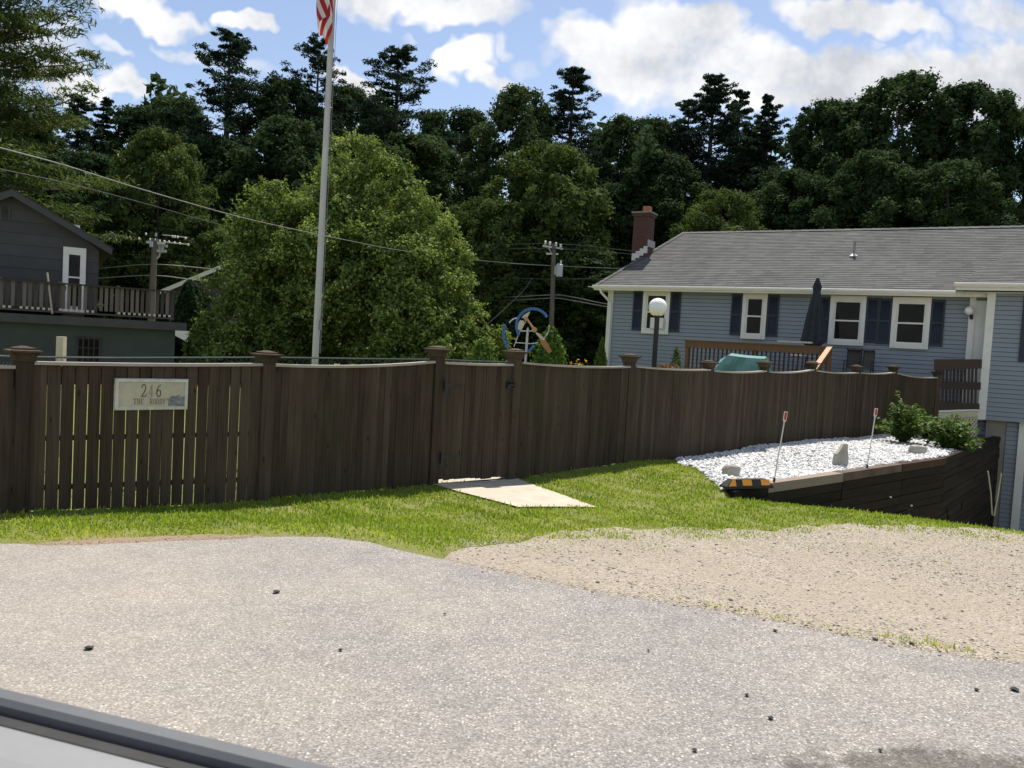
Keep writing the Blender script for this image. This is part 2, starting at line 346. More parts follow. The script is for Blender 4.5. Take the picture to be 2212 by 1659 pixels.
warp = vadd(vadd(pvv, dis(n1, .11)), dis(n2, .035))
clouds = [  # x, y, rx, ry, density, angle  (as the clouds hang in the sky)
 (1285,75,95,48,1,0),(1330,120,110,50,1,0),(1430,70,110,62,1,0),(1520,50,80,50,1,0),(1420,150,180,55,.9,0),(1600,120,120,60,1,0),(1700,140,140,55,1,0),(1560,200,260,55,.85,0),
 (1830,165,140,55,1,0),(1760,215,300,45,.9,0),(1960,175,150,50,1,0),(2090,165,130,55,1,0),(2050,225,240,45,.9,0),(2220,150,90,70,1,0),(2260,230,150,60,.9,0),
 (1840,30,150,34,1,5),(1960,45,100,30,.9,12),(2150,30,110,40,.8,10),(2120,80,60,25,.5,30),
 (1015,135,62,36,1,-25),(1070,165,75,22,.85,30),(1095,98,36,20,.6,40),(1140,150,30,40,.4,0),
 (900,0,200,34,1,0),(990,25,110,30,.9,0),(800,5,130,20,.8,0),
 (310,18,120,34,1,8),(410,40,60,22,.8,15),(535,55,58,18,.9,8),
 (160,185,100,34,1,8),(275,185,48,30,1,10),(250,110,55,14,.5,20),(410,118,80,18,.55,15),(380,95,30,18,.35,0),
 (765,190,80,26,.9,10),(540,170,90,25,.4,0),(40,120,160,80,.8,0),(880,80,40,12,.35,25),(1900,95,40,15,.5,0),(1740,100,40,20,.4,0),(1180,110,30,30,.35,0),
 (2500,60,240,60,1,0),(2700,200,300,70,1,0),(-300,60,200,50,.9,0),(-500,200,260,50,.9,0)]
tot = None
for (x, y, rx, ry, den, ang) in clouds:
    d = ray(x, y); cx, cz = d.x/d.y, d.z/d.y
    mp = nt.nodes.new('ShaderNodeMapping'); mp.vector_type = 'TEXTURE'
    mp.inputs['Location'].default_value = (cx, cz, 1); mp.inputs['Rotation'].default_value = (0, 0, -R(ang)-ROL*.5); mp.inputs['Scale'].default_value = (rx/FV*1.25, ry/FV*1.35, 1)
    nt.links.new(warp, mp.inputs[0])
    ln = nt.nodes.new('ShaderNodeVectorMath'); ln.operation = 'LENGTH'; nt.links.new(mp.outputs[0], ln.inputs[0])
    mr = nt.nodes.new('ShaderNodeMapRange'); mr.interpolation_type = 'SMOOTHSTEP'
    mr.inputs['From Min'].default_value = 1.15; mr.inputs['From Max'].default_value = .5 if den > .85 else .2; mr.inputs['To Max'].default_value = den
    nt.links.new(ln.outputs[1], mr.inputs[0])
    tot = mr.outputs[0] if tot is None else mth(nt, 'MAXIMUM', tot, mr.outputs[0])
# broken cumulus elsewhere in the sky (behind and above)
up = mth(nt, 'GREATER_THAN', pz, .72); bk = mth(nt, 'LESS_THAN', sp.outputs[1], .02)
els = mth(nt, 'MULTIPLY', mth(nt, 'MAXIMUM', up, bk), ramp(nt, n3.outputs[0], [(.5, (0,0,0)), (.62, (1,1,1))]))
tot = mth(nt, 'MAXIMUM', tot, els)
# erode edges with fine noise
ero = mth(nt, 'MULTIPLY', tot, ramp(nt, n4.outputs[0], [(.25, (.55,.55,.55)), (.6, (1,1,1))]))
dens = ramp(nt, ero, [(.13, (0,0,0)), (.40, (.45,.45,.45)), (.74, (1,1,1))])
# thin haze veil near the horizon
CL = 1.0
shd = mth(nt, 'ADD', mth(nt, 'MULTIPLY', n3.outputs[0], .35), mth(nt, 'ADD', mth(nt, 'MULTIPLY', n1.outputs[0], .4), mth(nt, 'MULTIPLY', n4.outputs[0], .25)))
CLK = 5.9
ccol = ramp(nt, shd, [(.42, (.58, .60, .64)), (.51, (.82, .83, .86)), (.60, (1, 1, 1))])
cb = mixc(nt, 1.0, ccol, (CLK, CLK, CLK), 'MULTIPLY')
SKK = 1.0
sk = mixc(nt, 1.0, sky.outputs[0], (.86*SKK, .80*SKK, .78*SKK), 'MULTIPLY')
nt.links.new(mixc(nt, dens, sk, cb), bg.inputs['Color']); bg.inputs['Strength'].default_value = .12
vs = S.view_settings; vs.view_transform = 'Standard'; vs.look = 'None'; vs.exposure = .62
S.cycles.max_bounces = 5; S.cycles.diffuse_bounces = 3; S.cycles.glossy_bounces = 2; S.cycles.transmission_bounces = 3; S.cycles.transparent_max_bounces = 4; vs.gamma = 1
# ------------------------------------------------------------------ ground
POST = [(51,747,1110,7.65),(577,757,1080,9.33),(946,747,1047,11.0),(1114,753,1036,12.0),(1361,764,998,13.7),(1532,778,987,15.4),(1652,779,964,17.1),(1755,780,954,18.75),(1851,788,948,20.4),(1930,789,942,22.1),(2026,800,936,22.5)]
posts = []
for (x, yt, yb, D) in POST:
    t = at(x, yt, D); bx = x
    for _ in range(4):
        b = at(bx, yb, D); bx += (t.x-b.x)/D*FV
    posts.append((t.x, D, b.z, t.z))
p0, p1 = posts[0], posts[1]
pm = (2*p0[0]-p1[0], 2*p0[1]-p1[1], p0[2], p0[3])
posts.insert(0, pm)       # the post just outside the frame on the left
UX, UY = .724, .69
pu = np.array([p[0]*UX+p[1]*UY for p in posts[:10]]); pzb = np.array([p[2] for p in posts[:10]])
pfv = np.array([p[0]*UY-p[1]*UX for p in posts[:10]])
def v2(x, y, z=0.0):
    p = atz(x, y, z); return (p.x, p.y)
edgeV = [(0,1175),(90,1179),(180,1178),(300,1172),(420,1166),(560,1160),(700,1158),(800,1170),(870,1187),(960,1210),(1100,1240),(1250,1272),(1500,1312),(1700,1348),(1900,1386),(2212,1437)]
E = [v2(*p) for p in edgeV]
E = [(-60, E[0][1]-14), (-12, E[0][1]-2.2)] + E + [(E[-1][0]+3, E[-1][1]-2.0), (60, -30)]
EX = np.array([e[0] for e in E]); EY = np.array([e[1] for e in E])
def edge(X): return np.interp(X, EX, EY)
WALL = [(3.0, 11.32), (3.74, 12.03), (8.78, 16.72), (13.45, 22.75)]
def sstep(a, b, x):
    t = np.clip((x-a)/(b-a), 0, 1); return t*t*(3-2*t)
def right_of_wall(X, Y):
    def cr(a, b): return (b[0]-a[0])*(Y-a[1])-(b[1]-a[1])*(X-a[0])
    return (cr(WALL[1], WALL[2]) < 0) | (cr(WALL[2], WALL[3]) < 0)
def height(X, Y):
    X = np.asarray(X, float); Y = np.asarray(Y, float)
    d = Y-edge(X); u = X*UX+Y*UY
    zf = np.interp(u, pu, pzb); zf = np.where(Y > 26, -.2, zf)
    z = sstep(0, 2.2, d)*zf
    z = z - .035*sstep(.06, -.08, d)
    z = z + .012*np.sin(X*2.1+Y)*np.sin(Y*1.7-X*.6)*sstep(.3, 1.2, d)
    dd = (X-3.05)*.387+(Y-11.25)*.922
    drop = .27*np.log1p(np.exp(np.clip(dd*3, -30, 30)))/3
    zr = np.maximum(z-drop, -2.75)
    return np.where(right_of_wall(X, Y), zr, z)
def hz(x, y): return float(height(x, y))
def on_ground(x, y):
    z = -.15
    for _ in range(8):
        p = atz(x, y, z); z = hz(p.x, p.y)
    return Vector((p.x, p.y, z))
gx = np.concatenate([[-400,-200,-100,-60,-40,-28,-20,-15,-12,-9],np.arange(-7,17,.11),[18,20,25,30,40,60,100,200,400]])
gy = np.concatenate([[-80,-40,-20,-10,-4,0,2],np.arange(3,26,.11),[27,30,35,42,50,60,80,110,160,300,600]])
GX, GY = np.meshgrid(gx, gy, indexing='ij'); GZ = height(GX, GY)
def gridmesh(name, GX, GY, GZ, mat, keep=None):
    a, b = GX.shape; idx = np.arange(a*b).reshape(a, b)
    F = np.stack([idx[:-1,:-1], idx[1:,:-1], idx[1:,1:], idx[:-1,1:]], -1).reshape(-1, 4)
    return fast(name, np.stack([GX, GY, GZ], -1).reshape(-1, 3), F, mat, smooth=True)
g = gridmesh('ground', GX, GY, GZ, M['soil']); g['kind'] = 'structure'
def strip(name, xs, lo, hi, nrow, mat, dz, zfun=None):
    t = np.linspace(0, 1, nrow); X = np.repeat(xs[:,None], nrow, 1); Y = lo[:,None]*(1-t)+hi[:,None]*t
    Z = (height(X, Y) if zfun is None else zfun(X, Y))+dz
    o = gridmesh(name, X, Y, Z, mat); o['kind'] = 'structure'; return o
def jag(xs, amp, seed):
    r = np.random.default_rng(seed); out = np.zeros_like(xs)
    for fq in (.7, 1.9, 4.3, 9.7, 21):
        out += amp*np.sin(xs*fq*2+r.random()*7)/(fq**.6)
    return out
xs = np.concatenate([[-200,-100,-60,-40,-25,-15,-10],np.arange(-7,8,.035),[9,12,16,25,40,60,100,200]])
hi = edge(xs)+np.where((xs > -7) & (xs < 8), jag(xs, .022, 3), 0)
strip('road', xs, np.full_like(xs, -60.0), hi, 2, M['asphalt'], 0, lambda X, Y: X*0)
# sandy gravel driveway
GUV = [(960,1212),(1010,1192),(1090,1166),(1200,1153),(1350,1150),(1500,1153),(1618,1149),(1777,1136),(1965,1141),(2212,1170)]
GU = [v2(x, y, -.08) for x, y in GUV]; GU += [(7.2, 9.6), (9, 12), (12, 17.5), (17, 18)]
GUX = np.array([p[0] for p in GU]); GUY = np.array([p[1] for p in GU])
xs2 = np.arange(GUX[0]-.25, 16, .05)
up2 = np.interp(xs2, GUX, GUY)+np.clip((xs2-GUX[0])*.5, -.2, .75)+jag(xs2, .12, 5)
lo2 = np.minimum(edge(xs2)-.1, up2-.02)
lo2 = np.where(xs2 > 8, up2-9, lo2)
strip('gravel_driveway', xs2, lo2, up2, 90, M['drive'], .014)
# strip of bare dirt at the road edge, left
xs3 = np.arange(-5.0, -1.1, .04)
wd = .02+.12*np.sin(xs3*2.3+1.5)+jag(xs3, .05, 9); wd = np.clip(wd, -.05, .26)
strip('dirt_verge', xs3, edge(xs3)-.06, edge(xs3)+wd, 5, M['dirt'], .012)
# concrete path through the gate
PTH = [on_ground(x, y) for x, y in ((935,1049),(1112,1034),(1290,1099),(1120,1099))]
n = 24; vsp = []; fsp = []
for i in range(n+1):
    for j in range(n+1):
        a = i/n; b = j/n
        L = PTH[0].lerp(PTH[3], a); Rr = PTH[1].lerp(PTH[2], a); p = L.lerp(Rr, b); vsp.append((p.x, p.y, hz(p.x, p.y)+.022))
for i in range(n):
    for j in range(n): fsp.append((i*(n+1)+j, i*(n+1)+j+1, (i+1)*(n+1)+j+1, (i+1)*(n+1)+j))
o = fast('path', vsp, fsp, M['concrete']); o['kind'] = 'structure'
# path continues behind the gate
dirp = (PTH[0]-PTH[3]).normalized()
o2 = fast('path', [tuple(PTH[0]+Vector((0,0,.022))), tuple(PTH[1]+Vector((0,0,.022))), tuple(PTH[1]+dirp*3+Vector((0,0,.06))), tuple(PTH[0]+dirp*3+Vector((0,0,.06)))], [(0,1,2,3)], M['concrete']); o2['kind'] = 'structure'
def in_poly(X, Y, P):
    c = np.zeros(X.shape, bool); n = len(P)
    for i in range(n):
        x1, y1 = P[i]; x2, y2 = P[(i+1)%n]
        k = ((y1 > Y) != (y2 > Y)) & (X < (x2-x1)*(Y-y1)/(y2-y1+1e-12)+x1); c ^= k
    return c
def vn_(x, y): return math.sin(x*5)
def lerp(a, b, t): return a+(b-a)*t
pathP = [(p.x, p.y) for p in PTH]
_pc = (sum(p[0] for p in pathP)/4, sum(p[1] for p in pathP)/4)
pathS = [(_pc[0]+(x-_pc[0])*.93-.02*vn_(x, y), _pc[1]+(y-_pc[1])*.95) for x, y in pathP]
BEDV = [(1462,1001),(1500,1010),(1535,1037),(1560,1057),(1660,1052),(2041,992),(2090,985),(2000,940),(1905,944)]
BED = [v2(x, y, -.14) for x, y in BEDV[:4]]
for i in (0, 1, 2):
    q0, q1 = WALL[max(i-1, 0)], WALL[i+1]; L_ = math.hypot(q1[0]-q0[0], q1[1]-q0[1]); BED.append((WALL[i][0]-(q1[1]-q0[1])/L_*.06, WALL[i][1]+(q1[0]-q0[0])/L_*.06))
BED += [v2(2090,985,-.14), v2(2000,938,-.14), (posts[10][0]-.1, posts[10][1]+.2), (lerp(posts[5][0], posts[6][0], .72)-.1, lerp(posts[5][1], posts[6][1], .72)+.1)]
# extend the bed to the fence line
fl = lambda X, Y: np.interp(X*UX+Y*UY, pu, pfv)
def vn(X, Y, s):   # cheap value noise
    return (np.sin(X*s+1.3*np.sin(Y*s*.7))+np.sin(Y*s*1.3+1.7*np.sin(X*s*.9+2))+np.sin((X+Y)*s*2.1))/3
# ------------------------------------------------------------------ grass
def scatter(n, x0, x1, y0, y1): return rng.uniform(x0, x1, n), rng.uniform(y0, y1, n)
X, Y = scatter(1500000, -6.6, 9, 4.5, 20)
vv = X*UY-Y*UX
dE = Y-edge(X)
gu = np.interp(X, GUX, GUY); gd = Y-gu                      # past the gravel's far edge
ok = (dE > .03) & (vv > fl(X, Y)-.05) & ~in_poly(X, Y, pathS) & ~in_poly(X, Y, BED)
wl = right_of_wall(X, Y)
ddc = (X-3.05)*.387+(Y-11.25)*.922
cov = np.ones_like(X)
isg = X > GUX[0]
cov = np.where(isg, sstep(-.75, .55, gd+.75*vn(X, Y, 1.7)+.45*vn(X, Y, 4.1))**1.5, 1)
road_gap = sstep(.0, .22, dE-.05+.12*vn(X, Y, 2.3)); cov *= np.where(isg, 1, road_gap)
edgeg = isg & (np.abs(dE-.07) < .07+.05*vn(X, Y, 1.1)) & (X > .8)
cov = np.where(edgeg, 1.6*sstep(.8, 2.5, X)*(vn(X, Y, 2.9) > -.1), cov)
cov = np.where(wl & (ddc > 3.2), 0, cov)
near = 1/np.maximum(1, (Y/8.5)**1.2)
ok &= rng.random(len(X)) < cov*.46*near*np.clip(.66+.5*vn(X, Y, 6.3), .1, 1.2)
X, Y = X[ok], Y[ok]; n = len(X); dE = dE[ok]; gd = gd[ok]; isg = isg[ok]
Z = height(X, Y)
hgt = rng.gamma(4, .0050, n)+.007; hgt *= np.where(isg & (gd < .3), np.where((dE < .16) & (X > .8), 1.1, .55), 1)*np.where(dE < .4, .8, 1)*(1+.35*vn(X, Y, 3.1))
clump = vn(X, Y, 5.5); ang = rng.uniform(0, 2*np.pi, n); lean = rng.normal(0, .5, n)*hgt
w = rng.uniform(.004, .0085, n)*(1+.05*np.maximum(0, Y-8))
ca, sa = np.cos(ang), np.sin(ang)
b1 = np.stack([X-ca*w, Y-sa*w, Z-.004], 1); b2 = np.stack([X+ca*w, Y+sa*w, Z-.004], 1)
mx = X-sa*lean*.4; my = Y+ca*lean*.4
m1 = np.stack([mx-ca*w*.8, my-sa*w*.8, Z+hgt*.6], 1); m2 = np.stack([mx+ca*w*.8, my+sa*w*.8, Z+hgt*.6], 1)
tp = np.stack([X-sa*lean, Y+ca*lean, Z+hgt], 1); tp2 = tp+np.stack([ca*w*.2, sa*w*.2, 0*w], 1)
V = np.stack([b1, b2, m2, m1, tp2, tp], 1).reshape(-1, 3); base = np.arange(n)[:,None]*6
F = np.concatenate([base+np.array([[0,1,2,3]]), base+np.array([[3,2,4,5]])])
yel = np.where(isg, sstep(1.3, -.2, gd), sstep(.8, .1, dE))
tint = np.clip(.36+.16*vn(X, Y, 1.2)+.12*clump+rng.normal(0, .13, n)+.30*yel, 0, 1)
o = fast('grass', V, F, M['grass'], np.concatenate([tint, tint])); tag(o, 'green grass growing between the dark fence and the road', 'grass', kind='stuff'); del o['category']; o['category'] = 'grass'
# ------------------------------------------------------------------ loose stones
OCT = np.array([(1,0,0),(-1,0,0),(0,1,0),(0,-1,0),(0,0,1),(0,0,-1),(.6,.6,.5),(-.6,.6,.5),(.6,-.6,.5),(-.6,-.6,.5)], float)
OF = np.array([(0,6,8),(6,2,7),(7,1,9),(9,3,8),(4,6,7),(4,7,9),(4,9,8),(4,8,6),(0,2,6),(2,1,7),(1,3,9),(3,0,8)])
def stones(name, X, Y, Z, s, mat, tint, flat=.6):
    n = len(X); ang = rng.uniform(0, 6.28, n); ca, sa = np.cos(ang), np.sin(ang)
    P = OCT[None]*s[:,None,None]*rng.uniform(.6, 1.3, (n, 10, 3)); P[:,:,2] *= flat
    x = P[:,:,0]*ca[:,None]-P[:,:,1]*sa[:,None]+X[:,None]; y = P[:,:,0]*sa[:,None]+P[:,:,1]*ca[:,None]+Y[:,None]; z = P[:,:,2]+Z[:,None]
    V = np.stack([x, y, z], -1).reshape(-1, 3); F = (OF[None]+np.arange(n)[:,None,None]*10).reshape(-1, 3)
    return fast(name, V, F, mat, np.repeat(tint, len(OF)))
X, Y = scatter(210000, 1.5, 12.5, 10, 23)
inb = in_poly(X, Y, BED) | ((X*UY-Y*UX > fl(X, Y)-.03) & (X*UY-Y*UX < fl(X, Y)+.12+.08*vn(X, Y, 3)) & (X > 1.3+2*rng.random(len(X))) & (Y < 22) & (X*UX+Y*UY > 12.6+1.5*rng.random(len(X))))
ok = inb & ~right_of_wall(X, Y); X, Y = X[ok], Y[ok]; X, Y = X[:27000], Y[:27000]
s = rng.gamma(6, .0034, len(X))+.004; Z = height(X, Y)+.010+rng.random(len(X))*.035
o = stones('white_gravel', X, Y, Z, s, M['marble'], rng.random(len(X)), .75); tag(o, 'bed of bright white stones behind the dark timber wall', 'gravel', kind='stuff')
bz = [(x, y) for x, y in BED]
mbb = MB(); mbb.add([(x, y, hz(x-.12, y+.12)-.006) for x, y in BED], [tuple(range(len(BED)))])
ob = mbb.build('gravel_bed', M['marble']); ob['kind'] = 'structure'
X, Y = scatter(110000, GUX[0], 8.5, 3.5, 12)
gu = np.interp(X, GUX, GUY)
ok = (Y > edge(X)+.06-rng.exponential(.07, len(X))) & (Y < gu+.2+.6*rng.random(len(X))) & (rng.random(len(X)) < .25+.5*sstep(-.2, .5, vn(X, Y, 1.3))); X, Y = X[ok][:24000], Y[ok][:24000]
s = rng.gamma(1.8, .0022, len(X))+.003; ti = np.clip(rng.normal(.6, .2, len(X)), 0, 1); ti[rng.random(len(X)) < .025] = -.6
o = stones('gravel', X, Y, np.where(Y > edge(X)+.02, height(X, Y)+.012, .0)+s*.15, s, M['pebble'], ti, .6); tag(o, 'loose sandy stones covering the driveway beside the road', 'gravel', kind='stuff')
# black lumps of asphalt
lumpV = [(192,1417,1.9),(596,1292,1.8),(2190,1505,1.7),(1674,1376,1.1),(1612,1518,1),(1664,1569,1),(2108,1506,1),(1860,1376,.8),(960,1340,.7),(1905,1318,1.0),(1570,1325,1),(1620,1310,.9),(1552,1220,1.0),(1120,1180,.9),(735,1420,.9),(1500,1640,.9),(1900,1640,.8),(1400,1420,.7)]
labs = {0:'largest black lump of asphalt lying on the road at lower left', 1:'flat black chunk lying on the road below the left fence', 2:'black clod of asphalt on the road near the right edge'}
for i, (x, y, k) in enumerate(lumpV):
    p = on_ground(x, y); mb = MB(); r = .0145*k
    vs_ = []
    for (a, b, c) in OCT: vs_.append((p.x+a*r*random.uniform(.7,1.3), p.y+b*r*random.uniform(.7,1.3), max(p.z, 0 if p.y < edge(p.x) else p.z)+.008+c*r*.55*random.uniform(.8,1.2)))
    mb.add(vs_, [tuple(f) for f in OF]+[(0,5,2),(2,5,1),(1,5,3),(3,5,0)])
    single(mb, 'asphalt_lump', (p.x, p.y, p.z), M['rubber'], labs.get(i, 'small black lump of loose asphalt on the ground'), 'stone', 'loose black asphalt lumps')
# ------------------------------------------------------------------ wooden fence
frt = thing('wooden_fence', (posts[1][0], posts[1][1], posts[1][2]), 'long weathered brown board fence with capped posts and a gate', 'fence')
def lerp(a, b, t): return a+(b-a)*t
TOPV = {0:((-330,779),(33,779),0),1:((67,779),(556,784),.01),2:((593,785),(934,779),.035),3:((963,781),(1110,786),.01),4:((1129,781),(1354,790),.03),5:((1370,789),(1529,797),.025),6:((1539,799),(1645,799.5),.03),7:((1656,801),(1752,797),.04),8:((1761,799),(1848,804),.03),9:((1857,804),(1920,803),.03),10:((1937,805),(2017,814),.05)}
for i, (px_, py_, zb, zt) in enumerate(posts):
    d = Vector((UX, UY, 0)) if i < 10 else Vector((posts[11][0]-posts[10][0], posts[11][1]-posts[10][1], 0)).normalized()
    Mr = Matrix((d, Vector((-d.y, d.x, 0)), Vector((0,0,1)))).transposed()
    gz = hz(px_, py_)
    mb = MB(); sc = 1.0; hw = .0725
    ct = zt-.10
    mb.box((px_, py_, (gz-.3+ct)/2), (hw*2, hw*2, ct-gz+.3), Mr)
    po = mb.build('fence_post', M['fence'], frt)
    mb = MB(); M4 = Mr
    mb.lathe((px_, py_, ct-.012), [(hw+.004, -.03), (hw+.018, -.028), (hw+.016, 0), (hw+.02, .02), (hw+.04, .045), (hw+.052, .052)], 4, sq=True, M=M4)
    mb.lathe((px_, py_, ct+.042), [(.135, 0), (.137, .018), (.10, .024)], 4, sq=True, M=M4)
    mb.lathe((px_, py_, ct+.067), [(.092, 0), (.092, .014), (.02, .034)], 4, sq=True, M=M4)
    mb.build('post_cap', M['fence'], frt, po)
gate = None
for k in range(11):
    A, B = posts[k], posts[k+1]
    a = Vector((A[0], A[1], 0)); b = Vector((B[0], B[1], 0)); d = (b-a).normalized(); L = (b-a).length; nrm = Vector((d.y, -d.x, 0))
    a2 = a+d*.078; b2 = b-d*.078; Lp = L-.156
    pf = nrm*(.056 if k >= 4 else .028); a2 += pf; b2 += pf
    (xa, ya), (xb, yb), sag = TOPV[k]
    if k == 0: za = at(xa, ya, A[1]).z; za = A[3]-.18; zb_ = B[3]-.18
    else: za, zb_ = at(xa, ya, A[1]+.1).z, at(xb, yb, B[1]-.1).z
    off = -.035 if k != 3 else -.02          # boards sit behind the post face
    topz = lambda t: lerp(za, zb_, t)-sag*4*t*(1-t)
    botz = lambda t: min(hz(*(a.lerp(b, t)+nrm*.1).xy), hz(*(a.lerp(b, t)).xy))+(.0 if k != 3 else .06)
    isgate = k == 3
    if isgate: a2 += d*.012; b2 -= d*.012; Lp -= .024
    nb = max(6, round(Lp/(.118 if k <= 1 else (.095 if k < 9 else .10))))
    if k >= 10: nb = 9
    pitch = Lp/nb
    mb = MB()
    for q in range(nb):
        t = (q+.5)/nb; c = a2.lerp(b2, t)+nrm*(-off*0+.0)
        gap = (random.choice((.004, .007, .0105, .012, .013)) if k <= 1 else random.uniform(.001, .0035)); w = pitch-gap
        z0 = botz(t)+random.uniform(-.01, .015); z1 = topz(t)-.032
        rot = Matrix((d, -nrm, Vector((0,0,1)))).transposed() @ Matrix.Rotation(random.gauss(0, .012), 3, 'Z') @ Matrix.Rotation(random.gauss(0, .0012), 3, 'Y')
        mb.box(c+Vector((0,0,(z0+z1)/2))+nrm*random.uniform(-.004, .004), (w, .014 if k <= 1 else .019, z1-z0), rot)
    rails = [(.0, .20), (.62, .09), (.95, .09)] if k <= 1 else [(.05, .09), (.5, .09), (.95, .09)]
    tag_ = 'gate' if isgate else 'fence_panel'
    po = mb.build(tag_, M['fence'], frt)
    mb = MB()
    for (fr, hh) in ([(.07, .17), (.50, .05), (.84, .05)] if k <= 1 else [(.1, .09), (.52, .09), (.86, .09)]):
        def rp(t): return a2.lerp(b2, t)-nrm*.03+Vector((0,0,lerp(topz(t)-.04, botz(t), fr)))
        mb = MB()
        if not isgate: mb.bar(rp(0), rp(1), .038, hh); mb.build('back_rail', M['fence'], frt, po)
    mb = MB(); ns = 10
    for q in range(ns):
        t0, t1 = q/ns, (q+1)/ns
        P = [a2.lerp(b2, t)+Vector((0,0,topz(t)-.016)) for t in (t0, t1)]
        P[1] += (P[1]-P[0]).normalized()*.001
        mb.bar(P[0], P[1], .088, .030, tint=.5)
    mb.build('cap_rail', M['cap'], frt, po)
    if isgate:
        gate = po
        gz = lambda t, fr: a2.lerp(b2, t)+Vector((0,0,lerp(topz(t)-.04, botz(t), fr)))
        for fr in (.18, .80):
            mb = MB(); p = gz(.03, fr)+nrm*.015
            mb.prism([p+Vector((0,0,.035)), p-Vector((0,0,.035)), p+d*.30-Vector((0,0,.010)), p+d*.30+Vector((0,0,.010))], nrm*.006)
            mb.box(p-d*.045+nrm*.07, (.05, .008, .17), Matrix((d, -nrm, Vector((0,0,1)))).transposed())
            mb.tube([p-d*.015+nrm*.012-Vector((0,0,.06)), p-d*.015+nrm*.012+Vector((0,0,.06))], .012)
            mb.build('hinge', M['darkmetal'], frt, gate)
        mb = MB(); p = gz(.955, .165)+nrm*.02
        RM3 = Matrix((d, -nrm, Vector((0,0,1)))).transposed()
        mb.box(p, (.09, .03, .10), RM3); mb.bar(p-d*.03+nrm*.03, p+d*.11+nrm*.05, .016, .02); mb.tube([p+nrm*.02+Vector((0,0,.02)), p+nrm*.06+Vector((0,0,.05))], .012); mb.box(p+d*.09+nrm*.035, (.04, .03, .07), RM3)
        mb.build('latch', M['darkmetal'], frt, gate)
# ------------------------------------------------------------------ house-number sign
A, B = posts[1], posts[2]
a = Vector((A[0], A[1], 0)); b = Vector((B[0], B[1], 0)); fd = (b-a).normalized(); fn = Vector((fd.y, -fd.x, 0))
def on_fence(x, y, o=0.0):
    P0 = a+fn*(.042+o); r = ray(x, y); t = (P0-CAM).dot(fn)/r.dot(fn); return CAM+r*t
tl, tr, bl, br_ = [on_fence(*p) for p in ((246,817),(405,818),(246,886),(405,885))]
sc_ = (tl+tr+bl+br_)/4; sw = ((tr-tl).length+(br_-bl).length)/2; sh = ((tl-bl).length+(tr-br_).length)/2
sx = ((tr-tl)+(br_-bl)).normalized(); sx = Vector((fd.x, fd.y, sx.z*.6)).normalized(); sn = fn; sz = sn.cross(sx)*1.0
if sz.z < 0: sz = -sz
sg = thing('house_number_sign', sc_-sz*sh/2, 'cream framed house number sign on the left fence panel', 'sign')
ma, nt_, bb = newmat('faded_sign_paint'); v_ = coords(nt_); n_ = noise(nt_, v_, 9, 5, .65); n2_ = noise(nt_, v_, 60, 3)
nt_.links.new(mixc(nt_, .35, ramp(nt_, n_, [(.3, (.40, .37, .26)), (.6, (.52, .48, .35))]), ramp(nt_, n2_, [(.3, (.40, .37, .27)), (.7, (.54, .50, .38))])), bb.inputs['Base Color']); bb.inputs['Roughness'].default_value = .7; M['signface'] = ma
RS = Matrix((sx, -sn, sz)).transposed()
def sp_(x, z, o): return sc_+sx*x+sz*z+sn*o
mb = MB(); mb.box(sp_(0, 0, .010), (sw-.02, .016, sh-.02), RS); mb.build('board', M['signface'], sg)
mb = MB(); fw = .045
for (x0, z0, x1, z1) in ((-1,1,1,1),(1,1,1,-1),(1,-1,-1,-1),(-1,-1,-1,1)):
    O0 = sp_(x0*sw/2, z0*sh/2, .006); O1 = sp_(x1*sw/2, z1*sh/2, .006)
    I0 = sp_(x0*(sw/2-fw), z0*(sh/2-fw), .006); I1 = sp_(x1*(sw/2-fw), z1*(sh/2-fw), .006)
    o0 = sp_(x0*(sw/2-.006), z0*(sh/2-.006), .026); o1 = sp_(x1*(sw/2-.006), z1*(sh/2-.006), .026)
    i0 = sp_(x0*(sw/2-fw+.012), z0*(sh/2-fw+.012), .034); i1 = sp_(x1*(sw/2-fw+.012), z1*(sh/2-fw+.012), .034)
    mb.add([O0, O1, o1, o0, i0, i1, I1, I0], [(0,1,2,3),(3,2,5,4),(4,5,6,7)], .5)
M['signframe'] = dirt_mat('weathered_sign_frame', (.46, .45, .36), (.66, .66, .60), 14, .7, bst=.4)
mb.build('frame', M['signframe'], sg)
